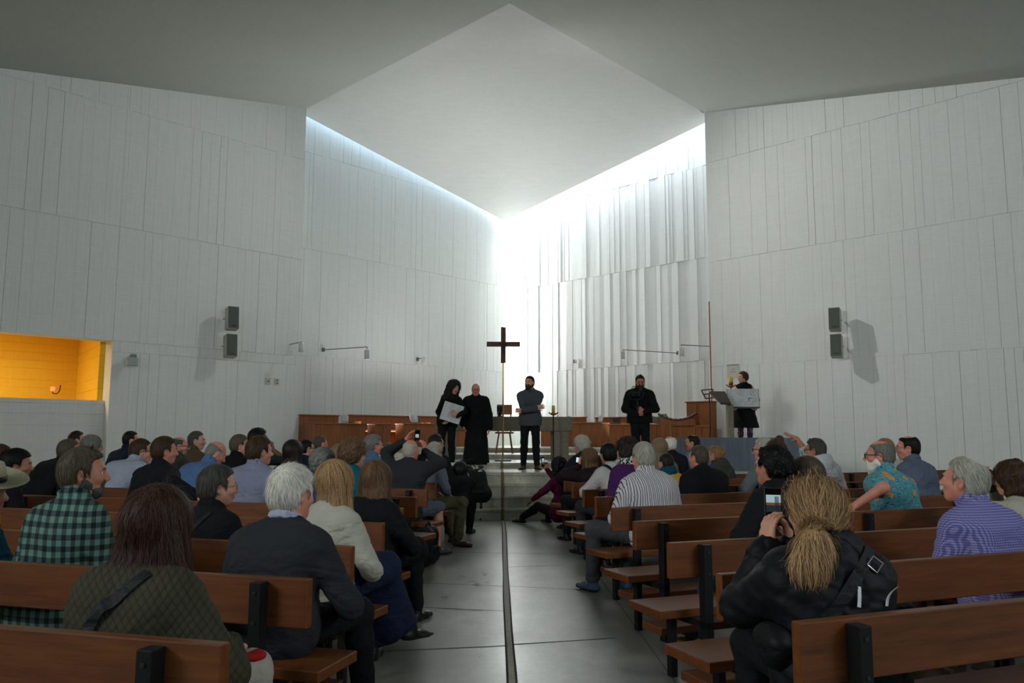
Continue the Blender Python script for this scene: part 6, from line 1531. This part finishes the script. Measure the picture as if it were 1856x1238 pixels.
# camera rig of the man in black
K = K_['blackman']; c = PY(1155, 716, wpt(K, K['arms'][1][1])[1] - .06); m = c[1]/F
o = thing('camera_rig', tuple(c), math.radians(-8), 'black camera on a handheld gimbal in front of the man in black', 'camera')
mb = MB(); mb.box((-.10,-.05,-.02),(.06,.05,.08), bev=.008); mb.build('camera_body', M_PLASTIC, o)
mb = MB(); mb.tube([(-.02,-.05,.03),(-.02,-.12,.03)], .036, 14); mb.tube([(-.02,-.12,.03),(-.02,-.14,.03)], .040, 14); mb.build('lens', M_BLACK, o, True)
mb = MB(); mb.tube([(-.12,0,.06),(-.16,.02,.0),(-.12,.03,-.08),(0,.02,-.10),(.10,.02,-.04),(.12,0,.05)], .014, 8); mb.build('gimbal_arm', M_BLACK, o, True)
mb = MB(); mb.tube([(0,.02,-.10),(0,.03,-.30)], .019, 10); mb.build('handle', M_PLASTIC, o)
mb = MB(); mb.box((.03,-.03,.08),(.10,.02,.14), bev=.006); mb.tube([(-.12,-.02,.10),(-.08,.0,.16),(.02,.0,.17)], .008, 6); mb.build('microphone', M_PLASTIC, o)
# photographer's camera with a furry microphone, and backpacks
K = K_['crouch']; c = wpt(K, (K['arms'][-1][1] + K['arms'][1][1])/2 + V(.02,.08,.05))
o = thing('video_camera', tuple(c), math.radians(-30), 'black video camera with furry microphone held by the crouching photographer', 'camera')
mb = MB(); mb.box((-.06,-.11,-.05),(.06,.11,.06), bev=.01); mb.build('camera_body', M_PLASTIC, o); mb = MB(); mb.tube([(0,.10,0),(0,.24,0)], .042, 14); mb.build('lens', M_BLACK, o, True)
Q = Field(); Q.rc((.02,-.02,.10),(.10,.16,.12),.038,.040,None,1,.02); v, f = Q.mesh(.008); n_ = grad(Q, v); v = v + n_*(wave(v, 260, 3)*.006)[:,None]; obj('furry_microphone', v, f, BK, o, True)
def backpack(loc, rz, label, w, h, d, tilt=0, logo=True):
    o = thing('backpack', loc, rz, label, 'backpack')
    Rm = rotx(tilt)
    Q = Field(); ax_ = lambda p: Rm @ V(*p)
    for x in (-.5, .5):
        for z in (.12, .82): pass
    Q.rc(ax_((-w*.28,0,h*.26)), ax_((w*.28,0,h*.26)), d*.52, d*.52, Rm @ V(0,1,0), .95, .05); Q.rc(ax_((-w*.20,0,h*.72)), ax_((w*.20,0,h*.72)), d*.46, d*.46, Rm @ V(0,1,0), .9, .05)
    Q.rc(ax_((-w*.25,0,h*.3)), ax_((-w*.2,0,h*.75)), d*.5, d*.44, None, 1, .05); Q.rc(ax_((w*.25,0,h*.3)), ax_((w*.2,0,h*.75)), d*.5, d*.44, None, 1, .05)
    mt = C('black_pack_nylon', (17,18,19), rough=.6)
    def fin(Q, nm, hh=.009, amp=.004):
        v, f = Q.mesh(hh); n_ = grad(Q, v); obj(nm, v + n_*(wave(v, 34, 9)*amp)[:,None], f, mt, o, True)
    fin(Q, 'main_bag'); Q = Field(); Q.rc(ax_((-w*.2,-d*.5,h*.28)), ax_((w*.2,-d*.5,h*.28)), d*.26, d*.26, Rm @ V(0,1,0), .6, .04); Q.rc(ax_((-w*.16,-d*.5,h*.46)), ax_((w*.16,-d*.5,h*.46)), d*.22, d*.2, Rm @ V(0,1,0), .6, .04); fin(Q, 'front_pocket')
    for g in (-1,1):
        mb = MB(); mb.tube([tuple(ax_((g*w*.2, d*.42, h*.86))), tuple(ax_((g*w*.22, d*.75, h*.6))), tuple(ax_((g*w*.24, d*.5, h*.2)))], .016, 8); mb.build('shoulder_strap', mt, o, True)
    mb = MB(); mb.tube([tuple(ax_((-.05,0,h*.98))), tuple(ax_((0,0,h*1.06))), tuple(ax_((.05,0,h*.98)))], .009, 8); mb.build('top_handle', mt, o, True)
    if logo:
        mb = MB(); mm = Matrix(Rm.tolist()).to_4x4() @ Matrix.Translation((w*.18,-d*.44,h*.80)); mb.box((-.030,-.004,-.008),(.030,.004,.008), mat=mm); mb.box((-.004,-.004,-.022),(.010,.004,.022), mat=mm); mb.build('reflective_mark', M_PAPER, o)
        mb = MB(); mb.tube([tuple(ax_((-w*.30,-d*.50,h*.75))), tuple(ax_((-w*.24,-d*.62,h*.45)))], .010, 6); mb.build('grey_piping', plain('grey_piping', srgb(104,110,112), .6), o)
    return o
p = PY(866, 878, 11.45); backpack((p[0], 11.40, p[2] - .28), math.radians(20), 'big black backpack with a white mark on the crouching photographer', .40, .58, .22, -.45)
p = PZ(768, 1028, 0); backpack((p[0], p[1], 0.0), math.radians(70), 'black rucksack lying on the floor under the left pews', .34, .44, .20, .1, False)
p = PZ(871, 943, 0); o = thing('monopod', (p[0], p[1], 0), 0, 'single black leg of a monopod standing below the backpack', 'monopod'); mb = MB(); mb.tube([(0,0,.02),(.02,.02,.62)], .022, 8); mb.build('tube', M_BLACK, o); mb = MB(); mb.lathe([(.026,0),(.026,.03)], n=10); mb.build('foot', M_PLASTIC, o)
# straps across backs, buckle and waist bag
M_WEB = C('black_webbing', (24,26,28), rough=.6, weave=600)
def bag(K, pts, w, label, side_pt, size, mat=None):
    o = thing('shoulder_bag', tuple(K['loc']), K['ang'], label, 'bag'); strap(K, pts, w, mat or M_WEB, 'strap', o)
    if size:
        Q = Field(); c_ = V(*side_pt); a_, b_, d_ = size; Q.ell(c_, (a_, b_, d_), None, .02); Q.rc(c_ + V(0,b_*.5,d_*.3), c_ - V(0,b_*.5,-d_*.3), a_*.9, a_*.9, None, 1, .03)
        v, f = Q.mesh(.009); n_ = grad(Q, v); obj('pouch', v + n_*(wave(v, 40, 2)*.006)[:,None], f, C('black_pouch_nylon', (18,20,22), rough=.55), o, True)
    return o
K = K_['quilt']; u = K['up']; bag(K, [K['N'] + V(.085,-.09,.0), K['chest'] + V(-.02,-.2,.06), K['waist'] + V(-.13,-.14,-.02)], .042, 'dark crossbody strap over the quilted olive jacket', None, None)
K = K_['strapw']; bag(K, [K['N'] + V(.07,-.09,.0), K['chest'] + V(-.04,-.2,.02), K['waist'] + V(-.17,-.10,-.02)], .034, 'black crossbody strap over the black top with glasses', None, None)
K = K_['cream']; bag(K, [K['N'] + V(-.07,-.09,.0), K['chest'] + V(.08,-.2,.02), K['waist'] + V(.17,-.10,-.02)], .026, 'black strap across the cream top at the right edge', None, None)
K = K_['whblouse']; bag(K, [K['N'] + V(-.11,.06,-.02), K['N'] + V(-.10,-.05,.0), K['chest'] + V(.03,-.2,.02), K['waist'] + V(.15,-.10,-.02)], .05, 'wide black strap over the white blouse', None, None)
K = K_['phonew']
o = bag(K, [K['N'] + V(.12,-.10,.02), K['chest'] + V(-.03,-.22,.02), K['waist'] + V(-.26,-.08,-.06)], .045, 'black waist bag and wide strap of the woman with the ponytail', K['waist'] + V(-.25,-.02,-.03), (.055,.085,.075))
"""buckle and reflective tabs sit on the back of the jacket"""
def on_cloth(K, p, off=.006):
    P_ = np.array([np.asarray(p, float)])
    for i in range(6): d = sample(K['fld'], P_); g = grad(K['fld'], P_); P_ = P_ - g*np.clip(d - off, -.05, .05)[:,None]
    return P_[0], g[0]
c_, g_ = on_cloth(K, K['N'] + V(.115,-.14,-.03), .012); mb = MB(); r_ = [c_ + V(a,0,b) for a,b in ((-.030,.0),(-.006,.030),(.030,.004),(.006,-.028),(-.030,.0))]; mb.tube([tuple(x) for x in r_], .004, 6); mb.build('buckle', plain('polished_steel', srgb(170,172,172), .25, .9), o)
"""two reflective tabs belong to the jacket itself"""
for x0, nm in ((.03,'a'),(.15,'b')):
    c_ = K['chest'] + V(x0,-.2,.0)
    strap(K, [c_ + V(.008 if x0 < .1 else -.006,0,.06), c_ + V(-.004 if x0 < .1 else .004,0,-.02)], .012, plain('reflective_tab', srgb(220,222,224), .5), 'reflective_tab', K['root'], .004, 10)
# hair tie
o_, T = None, K['T']; mb = MB(); tt = [T((-.03 + .026*math.cos(a) - .02, -.126 + .012*math.sin(a), -.05 + .024*math.sin(a))) for a in np.linspace(0, 2*math.pi, 13)]; mb.tube([tuple(x) for x in tt], .010, 8); mb.build('hair_tie', plain('dark_red_elastic', srgb(52,26,22), .7), K['root'], True)
# hat of the person at the left edge
K = K_['hat']; T = K['T']; c_ = wpt(K, T((0,-.01,.085))); o = thing('sun_hat', tuple(c_), K['ang'], 'straw sun hat with a wide curled brim at the left edge', 'hat')
def straw():
    t = NT('woven_straw'); co = t.coords(); a = t.noise(co, 120, 3); t.color(t.ramp(a, [(.3, srgb(140,132,108)), (.7, srgb(176,168,142))])); t.bump(a, .4, .003); return t.set(.8)
mb = MB(); M_STRAW = straw(); mb.lathe([(.10,-.01),(.16,-.012),(.205,.012),(.212,.018),(.205,.020),(.16,-.004),(.10,.0)], n=36); b_ = mb.build('brim', M_STRAW, o, True); b_.rotation_euler = (.10, .28, 0)
mb = MB(); mb.lathe([(.108,-.02),(.106,.04),(.092,.085),(.05,.105),(.01,.108)], n=28); b_ = mb.build('crown', M_STRAW, o, True); b_.rotation_euler = (.10, .10, 0)
mb = MB(); mb.lathe([(.110,-.012),(.1095,.018)], n=28); b_ = mb.build('band', M_BLACK, o, True); b_.rotation_euler = (.10, .10, 0)
# sunglasses and hair pieces
K = K_['bun']; T = K['T']; mb = MB(); mb.tube([tuple(T((x, .055 - abs(x)*.5, .118 - (x/.085)**2*.10))) for x in np.linspace(-.088,.088,13)], .007, 6); mb.build('white_headband', plain('white_plastic', srgb(220,220,218), .3), K['root'], True)
mb = MB(); mb.tube([tuple(T((.02 + .03*math.cos(a), -.118, .035 + .024*math.sin(a)))) for a in np.linspace(0,2*math.pi,13)], .012, 8); mb.build('hair_tie', M_BLACK, K['root'], True)
K = K_['plaid']; T = K['T']; mb = MB(); mb.tube([tuple(T((x, .030 - .02*(x/.095)**2, .148 - (x/.095)**2*.155))) for x in np.linspace(-.096,.096,17)], .0045, 6); mb.tube([tuple(T((s_*.093, .02 - .06*t_, -.005 - .11*t_))) for s_ in (1,) for t_ in np.linspace(0,1,6)], .0035, 6); mb.build('eyewear_cord', M_BLACK, K['root'], True)
K = K_['raise']; T = K['T']; mb = MB(); mb.tube([tuple(T((x, .050 - .02*(x/.09)**2, .132 - (x/.09)**2*.11))) for x in np.linspace(-.09,.09,13)], .008, 6); mb.build('hairband', plain('dark_red_hairband', srgb(60,26,30), .5), K['root'], True)
K = K_['bluej']; T = K['T']; mb = MB(); mb.tube([tuple(T((x, -.05, .150 + .012*math.cos(x*50)))) for x in np.linspace(-.05,.05,9)], .012, 8); mb.build('hair_clip', plain('tortoiseshell', srgb(92,58,36), .3), K['root'], True)
K = K_['cream']; c_ = bpt(K, PY(1797, 884, wpt(K, K['arms'][-1][1])[1] + .06)); o = thing('compact_camera', tuple(wpt(K, c_)), K['ang'] + .4, 'small dark camera in the hands of the woman in cream', 'camera')
mb = MB(); mb.box((-.055,-.018,-.035),(.055,.018,.035), bev=.006); mb.build('camera_body', M_PLASTIC, o); mb = MB(); mb.tube([(0,.018,0),(0,.06,0)], .028, 14); mb.build('lens', M_BLACK, o, True)
K = K_['quilt']; c_ = K['arms'][1][1] + V(.03,.03,-.05); o = thing('red_scarf', tuple(wpt(K, c_)), K['ang'], 'bright red folded cloth on the lap of the woman in the quilted jacket', 'cloth'); Q = Field(); Q.rc((-.03,0,0),(.03,.06,.0),.034,.030,(0,0,1),.5,.03); v, f = Q.mesh(.007); n_ = grad(Q, v); obj('cloth', v + n_*(wave(v, 60, 2)*.006)[:,None], f, C('bright_red_cotton', (160,34,32)), o, True)

# black handbag left on the second pew seat
e_, u_, f_ = bench_frame('R', 1); p = PY(1655, 1098, 3.95); t_ = (p[:2] - e_) @ u_; q = e_ + u_*t_ + f_*.20
o = thing('handbag', (q[0], q[1], SEAT), math.atan2(u_[1], u_[0]), 'shiny black handbag left on the pew seat right of the ponytail woman', 'bag')
Q = Field(); Q.rc((-.09,0,.045), (.09,0,.045), .050, .050, (0,1,0), .8, .03); Q.rc((-.08,0,.09), (.08,0,.085), .035, .035, None, 1, .03); v, f = Q.mesh(.008); n_ = grad(Q, v); obj('pouch', v + n_*(wave(v, 60, 4)*.005)[:,None], f, plain('glossy_black_leather', srgb(18,18,19), .25), o, True)
mb = MB(); mb.tube([(-.08,0,.11),(-.03,.01,.16),(.03,.01,.16),(.08,0,.11)], .006, 6); mb.build('handle', M_BLACK, o, True)
